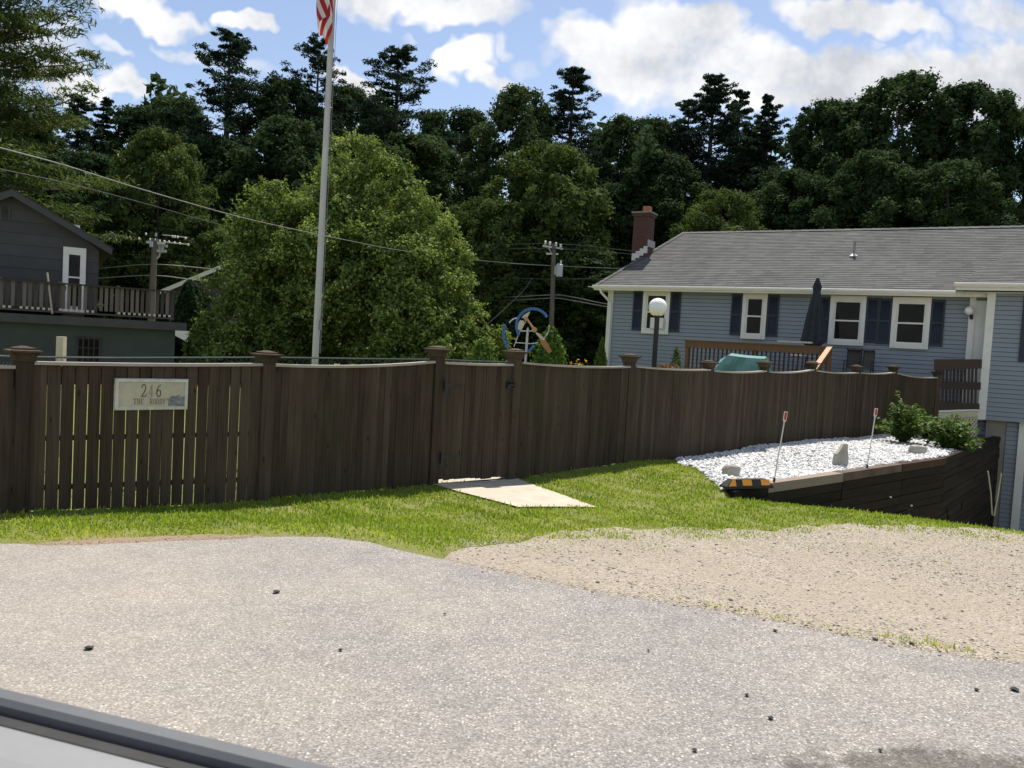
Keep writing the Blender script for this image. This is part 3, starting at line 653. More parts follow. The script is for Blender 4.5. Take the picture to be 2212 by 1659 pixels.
STK = {  # strokes on a unit cell (0..1, 0..1); last number is the stroke width
 '2': [([(.12,.74),(.2,.92),(.45,1),(.72,.94),(.84,.74),(.74,.52),(.42,.24),(.1,.03)],.13),([(.08,.05),(.9,.05)],.14),([(.9,.05),(.95,.22)],.08)],
 '4': [([(.62,0),(.62,1)],.14),([(.62,1),(.05,.3)],.07),([(.02,.29),(.95,.29)],.09),([(.42,.02),(.82,.02)],.05)],
 '6': [([(.86,.97),(.5,.86),(.22,.6),(.14,.32),(.24,.1),(.5,.01),(.78,.1),(.88,.32),(.76,.52),(.5,.58),(.2,.42)],.13)],
 'T': [([(.5,0),(.5,1)],.16),([(.02,.96),(.98,.96)],.08),([(.02,.96),(.05,.78)],.06),([(.98,.96),(.95,.78)],.06),([(.3,.03),(.7,.03)],.06)],
 'H': [([(.2,0),(.2,1)],.15),([(.8,0),(.8,1)],.15),([(.2,.52),(.8,.52)],.07),([(.04,.03),(.36,.03)],.06),([(.64,.03),(.96,.03)],.06),([(.04,.97),(.36,.97)],.06),([(.64,.97),(.96,.97)],.06)],
 'E': [([(.24,0),(.24,1)],.15),([(.06,.97),(.88,.97)],.07),([(.06,.03),(.9,.03)],.07),([(.24,.52),(.66,.52)],.07),([(.9,.03),(.93,.2)],.06),([(.88,.97),(.9,.8)],.06)],
 'R': [([(.22,0),(.22,1)],.15),([(.06,.97),(.55,.97),(.8,.86),(.82,.66),(.6,.52),(.22,.51)],.09),([(.5,.51),(.9,.03)],.13),([(.06,.03),(.4,.03)],.06)],
 'O': [([(.5,1),(.2,.85),(.1,.5),(.2,.15),(.5,0),(.8,.15),(.9,.5),(.8,.85),(.5,1)],.12)],
 'D': [([(.22,0),(.22,1)],.15),([(.06,.97),(.5,.97),(.84,.75),(.88,.5),(.84,.25),(.5,.03),(.06,.03)],.11)],
 'Y': [([(.1,.97),(.5,.48)],.14),([(.9,.97),(.5,.48)],.08),([(.5,.5),(.5,0)],.15),([(.3,.03),(.7,.03)],.06),([(0,.97),(.26,.97)],.06),([(.74,.97),(1,.97)],.06)],
 "'": [([(.5,1),(.45,.72)],.14)],
 'S': [([(.82,.84),(.6,1),(.3,.95),(.18,.74),(.4,.55),(.7,.42),(.82,.22),(.65,.03),(.35,0),(.15,.17)],.12)]}
def letters(txt, x0, z0, cw, ch, gap, mbl, out, wk=1.0):
    x = x0
    for ch_ in txt:
        if ch_ != ' ':
            for pts, wd in STK[ch_]:
                for i in range(len(pts)-1):
                    p = Vector((x+pts[i][0]*cw, z0+pts[i][1]*ch)); q = Vector((x+pts[i+1][0]*cw, z0+pts[i+1][1]*ch))
                    e = (q-p).normalized(); w = wd*cw*.55*wk; nn = Vector((-e.y, e.x))*w; p2 = p-e*w*.4; q2 = q+e*w*.4
                    c = [p2+nn, p2-nn, q2-nn, q2+nn]
                    out[0] += 1e-5
                    mbl.prism([sp_(k.x, k.y, .0185) for k in c], sn*(.0022+out[0]))
        x += (cw if ch_ != "'" else cw*.6)+gap
def sgn(px_, py_):  # pixel on the zoomed sign crop -> sign coords
    p = on_fence((350+px_*.22604)/1.8228, (1430+py_*.22604)/1.8228, .02)-sc_
    return p.dot(sx), p.dot(sz)
cnt = [0.0]
mb2 = MB(); mb4 = MB(); mb6 = MB()
x0, z0 = sgn(905, 588); x1, z1 = sgn(1010, 370); hh = z1-z0
letters('2', x0, z0, x1-x0, hh, 0, mb2, cnt)
x0, z0 = sgn(1040, 588); x1, _ = sgn(1135, 370); letters('4', x0, z0, x1-x0, hh, 0, mb4, cnt)
x0, z0 = sgn(1165, 588); x1, _ = sgn(1270, 370); letters('6', x0, z0, x1-x0, hh, 0, mb6, cnt)
M['numeral'] = dirt_mat('brown_numeral_paint', (.05, .03, .022), (.10, .06, .045), 60, .7, fine=160)
M['numeral_faded'] = dirt_mat('faded_brown_paint', (.08, .065, .05), (.42, .39, .29), 70, .7, fine=190)
mb2.build('numeral', M['numeral'], sg); mb6.build('numeral', M['numeral'], sg); o = mb4.build('numeral', M['numeral_faded'], sg); o['label'] = 'half worn away figure 4'
mb2 = MB(); x0, z0 = sgn(775, 718); x1, z1 = sgn(955, 618); hh = z1-z0; cw = (x1-x0)*.29
letters('THE', x0, z0, cw, hh, (x1-x0)*.06, mb2, cnt, 1.1); mbt = mb2; mb2 = MB()
x0, _ = sgn(1060, 718); x1, _ = sgn(1410, 718); cw = (x1-x0)*.137
letters("RODDY'S", x0, z0, cw, hh, (x1-x0)*.022, mb2, cnt, 1.1)
M['letter'] = dirt_mat('worn_letter_paint', (.07, .05, .035), (.26, .22, .15), 50, .7, fine=170)
mbt.build('lettering', M['letter'], sg); mb2.build('lettering', M['letter'], sg)
# patch of bare grey where the paint has flaked off
mb2 = MB(); pp = [sgn(x, y) for x, y in ((1385,740),(1400,640),(1430,580),(1480,565),(1500,590),(1545,560),(1580,548),(1600,585),(1668,578),(1668,740),(1560,752),(1470,735))]
mb2.prism([sp_(x, z, .0185) for x, z in pp][::-1], sn*.006)
M['barepatch'] = dirt_mat('bare_grey_board', (.10, .105, .11), (.30, .31, .31), 30, .9)
mb2.build('flaked_patch', M['barepatch'], sg)
# ------------------------------------------------------------------ chain link fence just behind
cl = thing('chain_link_fence', at(300, 1080, 9.6), 'coated chain link fence rising just above the left wooden panels', 'fence')
mb = MB(); path = [at(-60, 766, 7.6), at(40, 771, 8.4), at(250, 773, 9.2), at(590, 772, 10.6), at(800, 775, 11.5), at(944, 776.5, 12.1), at(1110, 783, 13.2)]
mb.tube(path, .012, 6); mb.build('top_rail', M['tealwire'], cl)
mb = MB()
for i in range(len(path)-1):
    L = (path[i+1]-path[i]).length; nn = int(L/.065); dn = Vector((0,0,-1.2)); dd_ = (path[i+1]-path[i])/nn
    for q in range(nn):
        p = path[i]+dd_*q
        for s_ in (1, -1):
            e = p+dd_*s_*6+Vector((0,0,-.36)); sd_ = (e-p).cross(Vector((.69, -.72, 0))).normalized()*.0016
            st = p+Vector((0,0,.02))-dd_*s_*.3
            mb.add([st-sd_, st+sd_, e+sd_, e-sd_], [(0,1,2,3)])
mb.build('wire_mesh', M['tealwire'], cl)
for i in (1, 3, 5): mb = MB(); mb.tube([path[i]+Vector((0,0,.03)), path[i]+Vector((0,0,-1.5))], .022, 8); mb.build('post', M['tealwire'], cl)
mb = MB(); p = at(133, 727, 10.2); mb.box((p.x, p.y, p.z-.75), (.085, .085, 1.5))
single(mb, 'wooden_post', (p.x, p.y, p.z-1.5), M['cream'], 'pale painted post standing behind the left fence panel', 'post')
# ------------------------------------------------------------------ timber retaining wall
rw = thing('retaining_wall', (WALL[1][0], WALL[1][1], -.4), 'black timber retaining wall holding the white stone bed', 'wall')
mb = MB(); mt = MB(); TH = .15
Wz = -.105
for si in range(3):
    p, q = Vector((*WALL[si], 0)), Vector((*WALL[si+1], 0)); p = p.lerp(q, .12) if si == 0 else p; Wz = -.14 if si == 0 else -.105; d = (q-p).normalized(); L = (q-p).length; nr = Vector((d.y, -d.x, 0))
    for c in range(17):
        z1 = Wz-c*TH; x = -(.9 if c % 2 else 0)*(si > 1)
        while x < L:
            x2 = min(L+.05, x+2.4); s0 = max(0, x)
            if x2-s0 > .1:
                (mt if c == 0 and si == 1 else mb).bar(p+d*(s0+.004)+nr*random.uniform(-.012, .012)+Vector((0,0,z1-TH/2)), p+d*(x2-.004)+nr*random.uniform(-.012, .012)+Vector((0,0,z1-TH/2+random.uniform(-.006,.004))), .19, TH-.009)
            x = x2
mb.build('timber', M['timber'], rw); mt.build('top_timber', M['timber_top'], rw)
mb = MB()
for x, y in ((1510,938),(1380,886)):
    pxx = (2632+x*.633)/1.8228; pyy = (1400+y*.633)/1.8228
    pa, pb_ = Vector((*WALL[1], 0)), Vector((*WALL[2], 0)); nr = Vector(((pb_-pa).y, -(pb_-pa).x, 0)).normalized()
    r_ = ray(pxx, pyy); t_ = (pa+nr*.11-CAM).dot(nr)/r_.dot(nr); p = CAM+r_*t_
    mb = MB(); mb.lathe(p, [(.016, 0), (.026, .012), (.02, .03)], 10); mb.build('pipe_end', M['white'], rw)
# ------------------------------------------------------------------ rocks, reflector stakes, parking stop
def rockmesh(c, sx_, sy_, sz_, seed, sharp=0):
    r = random.Random(seed); mb = MB(); n1_, n2_ = 9, 7; vs_ = []; fs_ = []
    for i in range(n2_+1):
        ph = math.pi*i/n2_
        for k in range(n1_):
            th = 2*math.pi*k/n1_; q = r.uniform(.82, 1.12)
            e = .6
            cx_ = math.copysign(abs(math.cos(th))**e, math.cos(th))*math.sin(ph)**e if 0 < i < n2_ else 0
            cy_ = math.copysign(abs(math.sin(th))**e, math.sin(th))*math.sin(ph)**e if 0 < i < n2_ else 0
            vs_.append((c[0]+cx_*sx_*q, c[1]+cy_*sy_*q, c[2]+math.copysign(abs(math.cos(ph))**e, math.cos(ph))*sz_*r.uniform(.92, 1.05)))
    for i in range(n2_):
        for k in range(n1_): fs_.append((i*n1_+k, (i+1)*n1_+k, (i+1)*n1_+(k+1)%n1_, i*n1_+(k+1)%n1_))
    return mb.add(vs_, fs_)
p = on_ground(1580, 1031); s_ = p.y/FV
single(rockmesh((p.x, p.y, p.z+13*s_), 19*s_, 14*s_, 15*s_, 3), 'rock', p, M['rock'], 'squat pale boulder beside the striped parking stop', 'rock')
p = on_ground(1981, 983); s_ = p.y/FV
single(rockmesh((p.x, p.y, p.z+11*s_), 18*s_, 13*s_, 11*s_, 8), 'rock', p, M['rock'], 'rounded whitish rock below the leafy bushes', 'rock')
p = on_ground(1814, 1010); s_ = p.y/FV; mb = MB()
prof = [(-14,0),(14,0),(16,24),(13,44),(11,56),(3,57),(-3,46),(-9,38),(-14,34),(-15,16)]
vs_ = []; n_ = len(prof)
for o_, k_ in ((-.07, .92), (0, 1.06), (.09, .9)):
    for (x, z) in prof: vs_.append((p.x+x*s_*k_+random.uniform(-.006, .006), p.y+o_+random.uniform(-.012, .012), p.z-.03+z*s_*(1 if o_ < .05 else .95)+random.uniform(-.006, .006)))
fs_ = [tuple(range(n_)), tuple(range(3*n_-1, 2*n_-1, -1))]
for L_ in range(2):
    for k in range(n_): fs_.append((L_*n_+(k+1)%n_, L_*n_+k, (L_+1)*n_+k, (L_+1)*n_+(k+1)%n_))
single(mb.add(vs_, fs_), 'standing_stone', p, M['rock'], 'tall pointed stone set upright in the white gravel', 'rock')
for (bx_, by_, tx_, ty_, lab) in ((1672,1040,1698,889,'leaning white driveway marker with red reflector near the parking stop'), (1873,1010,1893,882,'leaning white driveway marker with red reflector beside the leafy bush')):
    D_ = atz(bx_, by_, -.1).y; b0 = at(bx_, by_, D_); t0 = at(tx_, ty_, D_+.1); d_ = (t0-b0); L_ = d_.length; d_ /= L_
    st = thing('reflector_stake', b0, lab, 'driveway marker', 0, 'reflector stakes along the timber wall')
    mb = MB(); mb.tube([b0-d_*.1, t0-d_*.12], .0095, 10); mb.build('rod', M['white'], st)
    mb = MB(); mb.bar(t0-d_*.135, t0, .05, .022, up=(0,1,0)); mb.bar(t0-d_*.155, t0-d_*.136, .03, .026, up=(0,1,0)); mb.build('reflector_backing', M['white'], st)
    mb = MB(); q = Vector((0,-.0125,0)); mb.bar(t0-d_*.122+q, t0-d_*.012+q, .03, .010, up=(0,1,0)); mb.build('reflector', M['red'], st)
    mb = MB(); mb.tube([b0-d_*.02, b0+d_*.05], .018, 8); mb.build('base_clamp', M['darkmetal'], st)
# parking stop
pa = atz(1562, 1054, -.12); pb_ = atz(1662, 1052, -.12)
d = Vector((pb_.x-pa.x, pb_.y-pa.y, 0)); L = d.length; d.normalize(); nr = Vector((d.y, -d.x, 0)); pz0 = max(hz(pa.x, pa.y), -.12)
psx = thing('parking_stop', (pa.x, pa.y, pz0), 'black rubber parking stop with orange yellow patches', 'parking stop')
def ps(s, w, z): return pa+d*s+nr*w+Vector((0,0,pz0-pa.z+z))
mb = MB(); H_ = .125; e_ = .11
vs_ = [ps(0,.09,0),ps(L,.09,0),ps(L,-.09,0),ps(0,-.09,0),ps(.0,.085,.03),ps(L,.085,.03),ps(L,-.085,.03),ps(0,-.085,.03),ps(e_,.045,H_),ps(L-e_,.045,H_),ps(L-e_,-.045,H_),ps(e_,-.045,H_)]
mb.add(vs_, [(0,1,5,4),(1,2,6,5),(2,3,7,6),(3,0,4,7),(4,5,9,8),(5,6,10,9),(6,7,11,10),(7,4,8,11),(8,9,10,11),(3,2,1,0)])
mb.build('body', M['rubber'], psx)
up_ = Vector((0,0,1)); fnrm = (nr*(H_-.03)+up_*.04).normalized()
def slope(s, f): return ps(s, .085-.04*f, .03+(H_-.03)*f)+fnrm*.003
mb = MB()
for s0, s1 in ((.34*L, .54*L), (.74*L, .93*L)):
    if s1 > L-e_*.4: s1 = L-e_*.75
    mb.add([slope(s0,.12), slope(s1,.12), slope(s1,.95), slope(s0,.95)], [(0,1,2,3)])
mb.add([slope(.03,.06), slope(.2*L,.06), slope(.2*L,.95), slope(e_,.95)], [(0,1,2,3)])
tp_ = [ps(e_+.02,.035,H_+.003), ps(.18*L+.06,.035,H_+.003), ps(.18*L+.06,-.035,H_+.003), ps(e_+.02,-.035,H_+.003)]
mb.add(tp_, [(0,1,2,3)])
mb.build('reflective_patch', M['yellow'], psx)
# ------------------------------------------------------------------ flagpole and flag
pb0 = at(679, 783, 13.0); tpp = at(718, 0, 13.1)
fp = thing('flagpole', (pb0.x, pb0.y, hz(pb0.x, pb0.y)), 'tall pale metal flagpole behind the wooden fence', 'flagpole')
base = Vector((pb0.x, pb0.y, -.2)); dirn = (tpp-pb0).normalized(); topP = base+dirn*8.6
mb = MB(); mb.tube([base, base.lerp(topP, .5), topP], [.052, .048, .040], 14)
for f_ in (.40, .645): mb.tube([base.lerp(topP, f_)-dirn*.01, base.lerp(topP, f_)+dirn*.01], .054, 14)
mb.build('pole', M['alu'], fp, smooth=False)
mb = MB(); mb.lathe(topP, [(.01,0),(.05,.02),(.07,.07),(.05,.12),(.01,.14)], 12); mb.build('finial', M['yellow'], fp)
mb = MB(); mb.tube([base+dirn*1.6+Vector((.075,-.03,0)), base+dirn*5+Vector((.05,-.05,0)), topP+Vector((.05,-.05,-.1))], .004, 5); mb.tube([base+dirn*1.6+Vector((.085,-.02,0)), topP+Vector((.07,-.03,-.1))], .004, 5)
mb.box(base+dirn*2.05+Vector((.07,-.03,0)), (.03, .03, .16)); mb.build('halyard', M['wire'], fp)
# hanging flag: folded cloth with red and white stripes and a blue canton at the top
ma, nt_, bb = newmat('striped_flag_cloth'); uv = nt_.nodes.new('ShaderNodeAttribute'); uv.attribute_name = 'cloth'
s3 = nt_.nodes.new('ShaderNodeSeparateXYZ'); nt_.links.new(uv.outputs['Vector'], s3.inputs[0])
stp = mth(nt_, 'LESS_THAN', mth(nt_, 'FRACT', mth(nt_, 'MULTIPLY', s3.outputs[1], 6.5)), .5)
can = mth(nt_, 'MULTIPLY', mth(nt_, 'LESS_THAN', s3.outputs[0], .4), mth(nt_, 'GREATER_THAN', s3.outputs[1], .4615))
c_ = mixc(nt_, can, mixc(nt_, stp, (.72, .71, .70), (.42, .022, .03)), (.02, .03, .12))
nt_.links.new(c_, bb.inputs['Base Color']); bb.inputs['Roughness'].default_value = .8
trn = nt_.nodes.new('ShaderNodeBsdfTranslucent'); nt_.links.new(c_, trn.inputs[0]); mx_ = nt_.nodes.new('ShaderNodeMixShader'); mx_.inputs[0].default_value = .35
nt_.links.new(bb.outputs[0], mx_.inputs[1]); nt_.links.new(trn.outputs[0], mx_.inputs[2]); nt_.links.new(mx_.outputs[0], nt_.nodes['Material Output'].inputs[0])
ft = at(722, -125, 13.0); fbv = at(706, 102, 12.9)
HF = ft.z-fbv.z; nu, nv = 46, 40; vs_ = []; cl_ = []
for i in range(nu+1):
    for j in range(nv+1):
        u = i/nu; v = j/nv     # u along the fly, v up the hoist
        hoist = HF*.62
        # the cloth hangs: fly droops below the hoist and gathers into folds
        zz = -(1-v)*hoist*(1-.3*u)-(u**.8)*(HF-hoist*.7)*(1-.06*math.sin(v*5))
        zz = max(zz, -HF*(1-.12*abs(math.sin(v*9.0))))
        wv = .17*math.sin(v*6.5+u*2.2+.4)*min(1, u*2.5)*(1-.35*u); wv2 = .075*math.cos(v*9.5+u*4)*min(1, u*3)
        lean_ = dirn*(zz/dirn.z); pt = ft+lean_+Vector((-.03-.03*u+wv-.045*math.sin(u*3), -.06+wv2, 0))
        vs_.append(tuple(pt)); cl_.append((u, v, 0))
fs_ = [(i*(nv+1)+j, (i+1)*(nv+1)+j, (i+1)*(nv+1)+j+1, i*(nv+1)+j+1) for i in range(nu) for j in range(nv)]
fo = fast('flag', np.array(vs_)-np.array(ft), fs_, ma, smooth=True); fo.location = ft
at_ = fo.data.attributes.new('cloth', 'FLOAT_VECTOR', 'POINT'); at_.data.foreach_set('vector', np.array(cl_, np.float32).ravel())
tag(fo, 'red and white striped flag hanging limp from the flagpole', 'flag')
# ------------------------------------------------------------------ globe lamp
gl = at(1421, 664, 17.6); gr = 20*17.6/FV
ln_ = thing('garden_lamp', (gl.x, gl.y, -.2), 'black lamp post with a white globe in front of the blue house', 'lamp')
mb = MB(); mb.tube([(gl.x, gl.y, -.2), (gl.x, gl.y, gl.z-gr*.95)], .052, 14); mb.tube([(gl.x, gl.y, gl.z-gr*1.06), (gl.x, gl.y, gl.z-gr*.86)], .085, 16); mb.build('post', M['darkmetal'], ln_)
mb = MB(); mb.lathe(gl, [(gr*math.sin(t)+.001, -gr*math.cos(t)) for t in np.linspace(.42, math.pi, 20)], 32); mb.build('globe', M['globe'], ln_, smooth=True)
# ------------------------------------------------------------------ spinning garden wheel
DW = 14.0
def wz(zx, zy, dy=0.0): return at((1850+zx*.1808)/1.8228, (1150+zy*.1808)/1.8228, DW+dy)
ws = thing('wind_spinner', (wz(1240,1470).x, DW, -.2), 'pale post with blue hoops and cream and orange paddles behind the gate', 'garden ornament')
def arc(cx_, cy_, rx_, ry_, a0, a1, n_=22, dy=0.0): return [wz(cx_+rx_*math.cos(R(t)), cy_-ry_*math.sin(R(t)), dy) for t in np.linspace(a0, a1, n_)]
def band(pts, w, th, mat, name, root):
    mb = MB()
    for i in range(len(pts)-1):
        e = (pts[i+1]-pts[i]).normalized()*.003; mb.bar(pts[i]-e, pts[i+1]+e, th, w, up=(0,1,0), tint=.5)
    return mb.build(name, mat, root)
p = wz(1262, 800); q = wz(1215, 1470); mb = MB(); mb.tube([(q.x, DW, -.2), (q.x+.0, DW, q.z), tuple(p)], .021, 10); mb.tube([tuple(p), tuple(wz(1268, 770))], .012, 8); mb.build('post', M['alu'], ws)
band(arc(1375, 735, 360, 372, 32, 212), .03, .046, M['blue'], 'hoop', ws)
band(arc(1375, 735, 352, 365, 2, -50), .018, .022, M['white'], 'hoop', ws)
band([wz(1255,1310), wz(1330,1240), wz(1400,1155)], .03, .042, M['blue'], 'hoop', ws)
band([wz(*k, .12) for k in ((765,700),(738,820),(732,930),(745,1040),(785,1130),(835,1215))], .03, .046, M['blue'], 'hoop', ws)
band([wz(*k, .1) for k in ((862,665),(900,620),(960,578),(1055,560))], .018, .022, M['white'], 'hoop', ws)
band([wz(1000,1100), wz(1180,1110), wz(1330,1125), wz(1485,1100)], .012, .014, M['white'], 'hoop', ws)
mb = MB(); mb.tube([wz(1240,585), wz(1400,815)], .016, 8); mb.build('spoke', M['tanwood'], ws); mb = MB(); mb.tube([wz(1100,845), wz(1380,850)], .008, 6); mb.build('crossbar', M['white'], ws); mb = MB(); mb.tube([wz(1215,640), wz(1060,920), wz(960,1190)], .010, 6); mb.build('spoke', M['alu'], ws)
mb = MB(); c = wz(1405,820); mb.tube([c+Vector((0,-.05,0)), c+Vector((0,.05,0))], .045, 14); mb.build('hub', M['tanwood'], ws); mb = MB(); c = wz(1225,590); mb.tube([c+Vector((0,-.04,0)), c+Vector((0,.04,0))], .035, 12); mb.build('hub', M['tanwood'], ws)
def paddle(pts, mat): mb = MB(); mb.prism([wz(*k, -.02) for k in pts], (0, .018, 0)); mb.build('paddle', mat, ws)
paddle([(1095,610),(1175,622),(1190,680),(1140,805),(1075,835),(1042,800),(1050,700)], M['cream'])
paddle([(1315,415),(1250,575),(1125,565),(1170,500)], M['cream'])
paddle([(1450,872),(1520,905),(1640,1030),(1600,1060),(1500,980),(1435,905)], M['cream'])
paddle([(1500,985),(1590,1065),(1640,1040),(1710,1130),(1790,1290),(1720,1340),(1600,1200),(1545,1110)], M['orange'])
# ------------------------------------------------------------------ car door the photograph is taken from
A0 = Vector((-1.35, 1.27, 1.30)); B0 = Vector((.75, .535, 1.30))
k0 = atz(0, 1480, 1.30); k1 = atz(757, 1659, 1.30); dcar = (k1-k0).normalized(); A0 = k0-dcar*.5; B0 = k1+dcar*.5
inn = Vector((dcar.y, -dcar.x, 0)); inn = inn if inn.y < 0 else -inn
car = thing('parked_car', (k0.x, k0.y, .2), 'pale grey car door and window ledge at lower left corner', 'car')
def cbar(o0, o1, z0, z1, name, mat, r_=.3):
    mb = MB(); prof = [(o0, z0), (o0, z1-.006), (o0+.006, z1), (o1-.006, z1), (o1, z1-.006), (o1, z0)]
    mb.prism([A0+inn*o+Vector((0,0,z-1.30)) for o, z in prof], (B0-A0)); return mb.build(name, mat, car)
M['carpaint'] = dirt_mat('pale_grey_car_trim', (.215, .217, .215), (.25, .252, .25), 1.2, .45, bst=.02)
M['mould'] = dirt_mat('satin_black_moulding', (.085, .088, .090), (.112, .116, .118), 5, .5, bst=.05, spec=.6)
cbar(.0, .030, 1.24, 1.300, 'belt_moulding', M['mould']); cbar(.0305, .058, 1.23, 1.286, 'window_seal', M['rubber'])
mb = MB(); mb.prism([A0+inn*o+Vector((0,0,z-1.30)) for o, z in ((.0585,1.0),(.0585,1.283),(.064,1.292),(.075,1.296),(.12,1.297),(.17,1.290),(.22,1.275),(.27,1.245),(.31,1.20),(.33,1.12),(.33,1.0))], (B0-A0)); mb.build('door_sill', M['carpaint'], car)
mb = MB(); mb.prism([A0+inn*o+Vector((0,0,z-1.30)) for o, z in ((-.02,1.235),(.002,1.238),(.002,.45),(-.0,.45),(-.05,.7),(-.05,1.1))], (B0-A0)); mb.build('door_panel', M['carpaint'], car)
# ------------------------------------------------------------------ blue house
EXL = Vector((.868, -.4964, 0)); EYL = Vector((.4964, .868, 0)); HO = Vector((3.28, 29.33, 0))
hs = thing('blue_house', HO, 'long blue sided house with grey hip roof and navy shutters', 'house', math.atan2(-.4964, .868))
def hp(x, y, off=0.0):
    r = ray(x, y); P = HO-EYL*off; t = (P-CAM).dot(EYL)/r.dot(EYL); p = CAM+r*t; q = p-HO
    return q.dot(EXL), p.z
def hloc(p): q = Vector(p)-HO; return Vector((q.dot(EXL), q.dot(EYL), p[2]))
ZE = hp(1700, 625, .45)[1]                    # underside of the eave
SR = hp(2123, 780, .0)[0]                     # main wall ends at the wing
SW = hp(2122, 780, .6)[0]; WO = .6            # wing's left corner
def siding(s0, s1, z0, z1, t, name, parent=None, exp=.127):
    mb = MB(); z = z0
    while z < z1-.001:
        z2 = min(z+exp, z1)
        zq = z2-.014; mb.add([(s0,-t-.022,z),(s1,-t-.022,z),(s1,-t-.005,zq),(s0,-t-.005,zq)], [(0,1,2,3)], .7); mb.add([(s0,-t-.005,zq),(s1,-t-.005,zq),(s1,-t-.003,z2),(s0,-t-.003,z2),(s0,-t-.022,z2),(s1,-t-.022,z2)], [(0,1,2,3),(3,2,5,4)], .0); z = z2  # low-tint strip below each lap carries its painted shadow line
    mb.add([(s0,-t,z0),(s0,-t+.25,z0),(s0,-t+.25,z1),(s0,-t,z1),(s1,-t,z0),(s1,-t+.25,z0),(s1,-t+.25,z1),(s1,-t,z1)], [(0,1,2,3),(7,6,5,4),(1,5,6,2)], .7)
    return mb.build(name, M['siding'], hs, parent, local=True)
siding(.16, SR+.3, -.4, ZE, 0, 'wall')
mb = MB(); DEP = 9.0
mb.box((-.02+.0, DEP/2, (ZE-.5)/2), (.04, DEP, ZE+.5), None, .7); mb.box((9, DEP, (ZE-.5)/2), (18, .05, ZE+.5), None, .7); mb.build('wall', M['siding'], hs, local=True)
mb = MB(); mb.box((.06, -.02, ZE/2-.2), (.20, .09, ZE+.4)); mb.build('corner_board', M['white'], hs, local=True)
ZW = hp(2160, 629, WO+.5)[1]
zwb = hp(2125, 906, WO)[1]
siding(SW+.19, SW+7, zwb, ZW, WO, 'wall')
mb = MB(); mb.box((SW+.095, -WO+.02, (zwb+ZW)/2-.01), (.20, .12, ZW-zwb)); mb.build('corner_board', M['white'], hs, local=True)
mb = MB(); mb.box((SW+.03, -WO/2+.08, (zwb+ZW)/2), (.05, WO-.0, ZW-zwb), None, .7); mb.build('wall', M['siding'], hs, local=True)
# lower storey under the wing
LO = .3; s1 = hp(2168, 1000, LO)[0]; s0 = hp(2123, 1000, LO)[0]; sdoor = hp(2191, 1010, LO)[0]
mb = MB(); mb.box(((s0+s1)/2, -LO+.2, (zwb-3)/2-.02), (s1-s0, .4, zwb+3)); mb.build('foundation', M['concrete_grey'], hs, local=True)
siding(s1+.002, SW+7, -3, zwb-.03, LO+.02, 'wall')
zd = hp(2200, 906, LO)[1]
mb = MB(); mb.box((sdoor+.13, -LO-.07, (zd-3)/2), (.2, .1, zd+3)); mb.box((sdoor+1.5, -LO-.071, zd-.09), (2.5, .1, .18)); go_ = mb.build('garage_door', M['white'], hs, local=True)
mb = MB()
for k in range(4): mb.box((sdoor+1.6, -LO-.045, zd-.47-k*.56), (2.6, .04, .55))
mb.build('door_leaf', M['white'], hs, go_, local=True)
# roof: stepped shingle courses on the front slope and the left hip
OH = .45; se = -.42; hz0 = ZE+.02
RX = hloc(at(1475, 503, 32.0))
def ridge_at(t_off):
    # point on the plane s,z where depth into the house is t_off
    r = ray(1475, 503); P = HO+EYL*t_off; t = (P-CAM).dot(EYL)/r.dot(EYL); p = CAM+r*t; return hloc(p)
TR = 4.6; rg = ridge_at(TR); SRG, ZRG = rg.x, rg.z
def courses(P00, P01, P10, P11, n_, name, mat, parent=None, th=.013):
    mb = MB(); P00, P01, P10, P11 = map(Vector, (P00, P01, P10, P11))
    nr = (P01-P00).cross(P10-P00).normalized(); nr = nr if nr.z > 0 else -nr
    for i in range(n_):
        f0, f1 = i/n_, (i+1)/n_
        a_, b_ = P00.lerp(P10, f0), P01.lerp(P11, f0); c_, d_ = P01.lerp(P11, f1), P00.lerp(P10, f1)
        mb.add([a_+nr*th, b_+nr*th, c_, d_, a_, b_], [(0,1,2,3),(4,5,1,0)], tint=(i*.37) % 1)
    return mb.build(name, mat, hs, parent, local=True)
SEND = SW+8
rf = courses((se, -OH, hz0), (SEND, -OH, hz0), (SRG, TR, ZRG), (SEND, TR, ZRG), 36, 'roof', M['shingle'])
courses((se, TR*2+OH, hz0), (se, -OH, hz0), (SRG, TR, ZRG), (SRG, TR, ZRG), 36, 'roof', M['shingle'])
courses((SEND, TR*2+OH, hz0), (se, TR*2+OH, hz0), (SEND, TR, ZRG), (SRG, TR, ZRG), 36, 'roof', M['shingle'])
mb = MB()
k_ = int((SEND-SRG)/.3)
for i in range(k_):
    x = SRG+i*.3; q = i*.0004
    mb.add([(x,TR-.15,ZRG-.045+q),(x+.32,TR-.15,ZRG-.05+q),(x+.32,TR,ZRG+.025+q),(x,TR,ZRG+.038+q),(x,TR+.15,ZRG-.045+q),(x+.32,TR+.15,ZRG-.05+q)], [(0,1,2,3),(3,2,5,4)])
for i in range(22):
    f = i/22; P = Vector((se,-OH,hz0)).lerp(Vector((SRG,TR,ZRG)), f); Q = Vector((se,-OH,hz0)).lerp(Vector((SRG,TR,ZRG)), f+1/20)
    mb.add([P+Vector((.13,-.03,.02)), Q+Vector((.13,-.03,.012)), Q+Vector((0,0,.028)), P+Vector((0,0,.04)), P+Vector((-.10,.10,.02)), Q+Vector((-.10,.10,.012))], [(0,1,2,3),(3,2,5,4)])
mb.build('ridge_cap', M['shingle'], hs, rf, local=True)
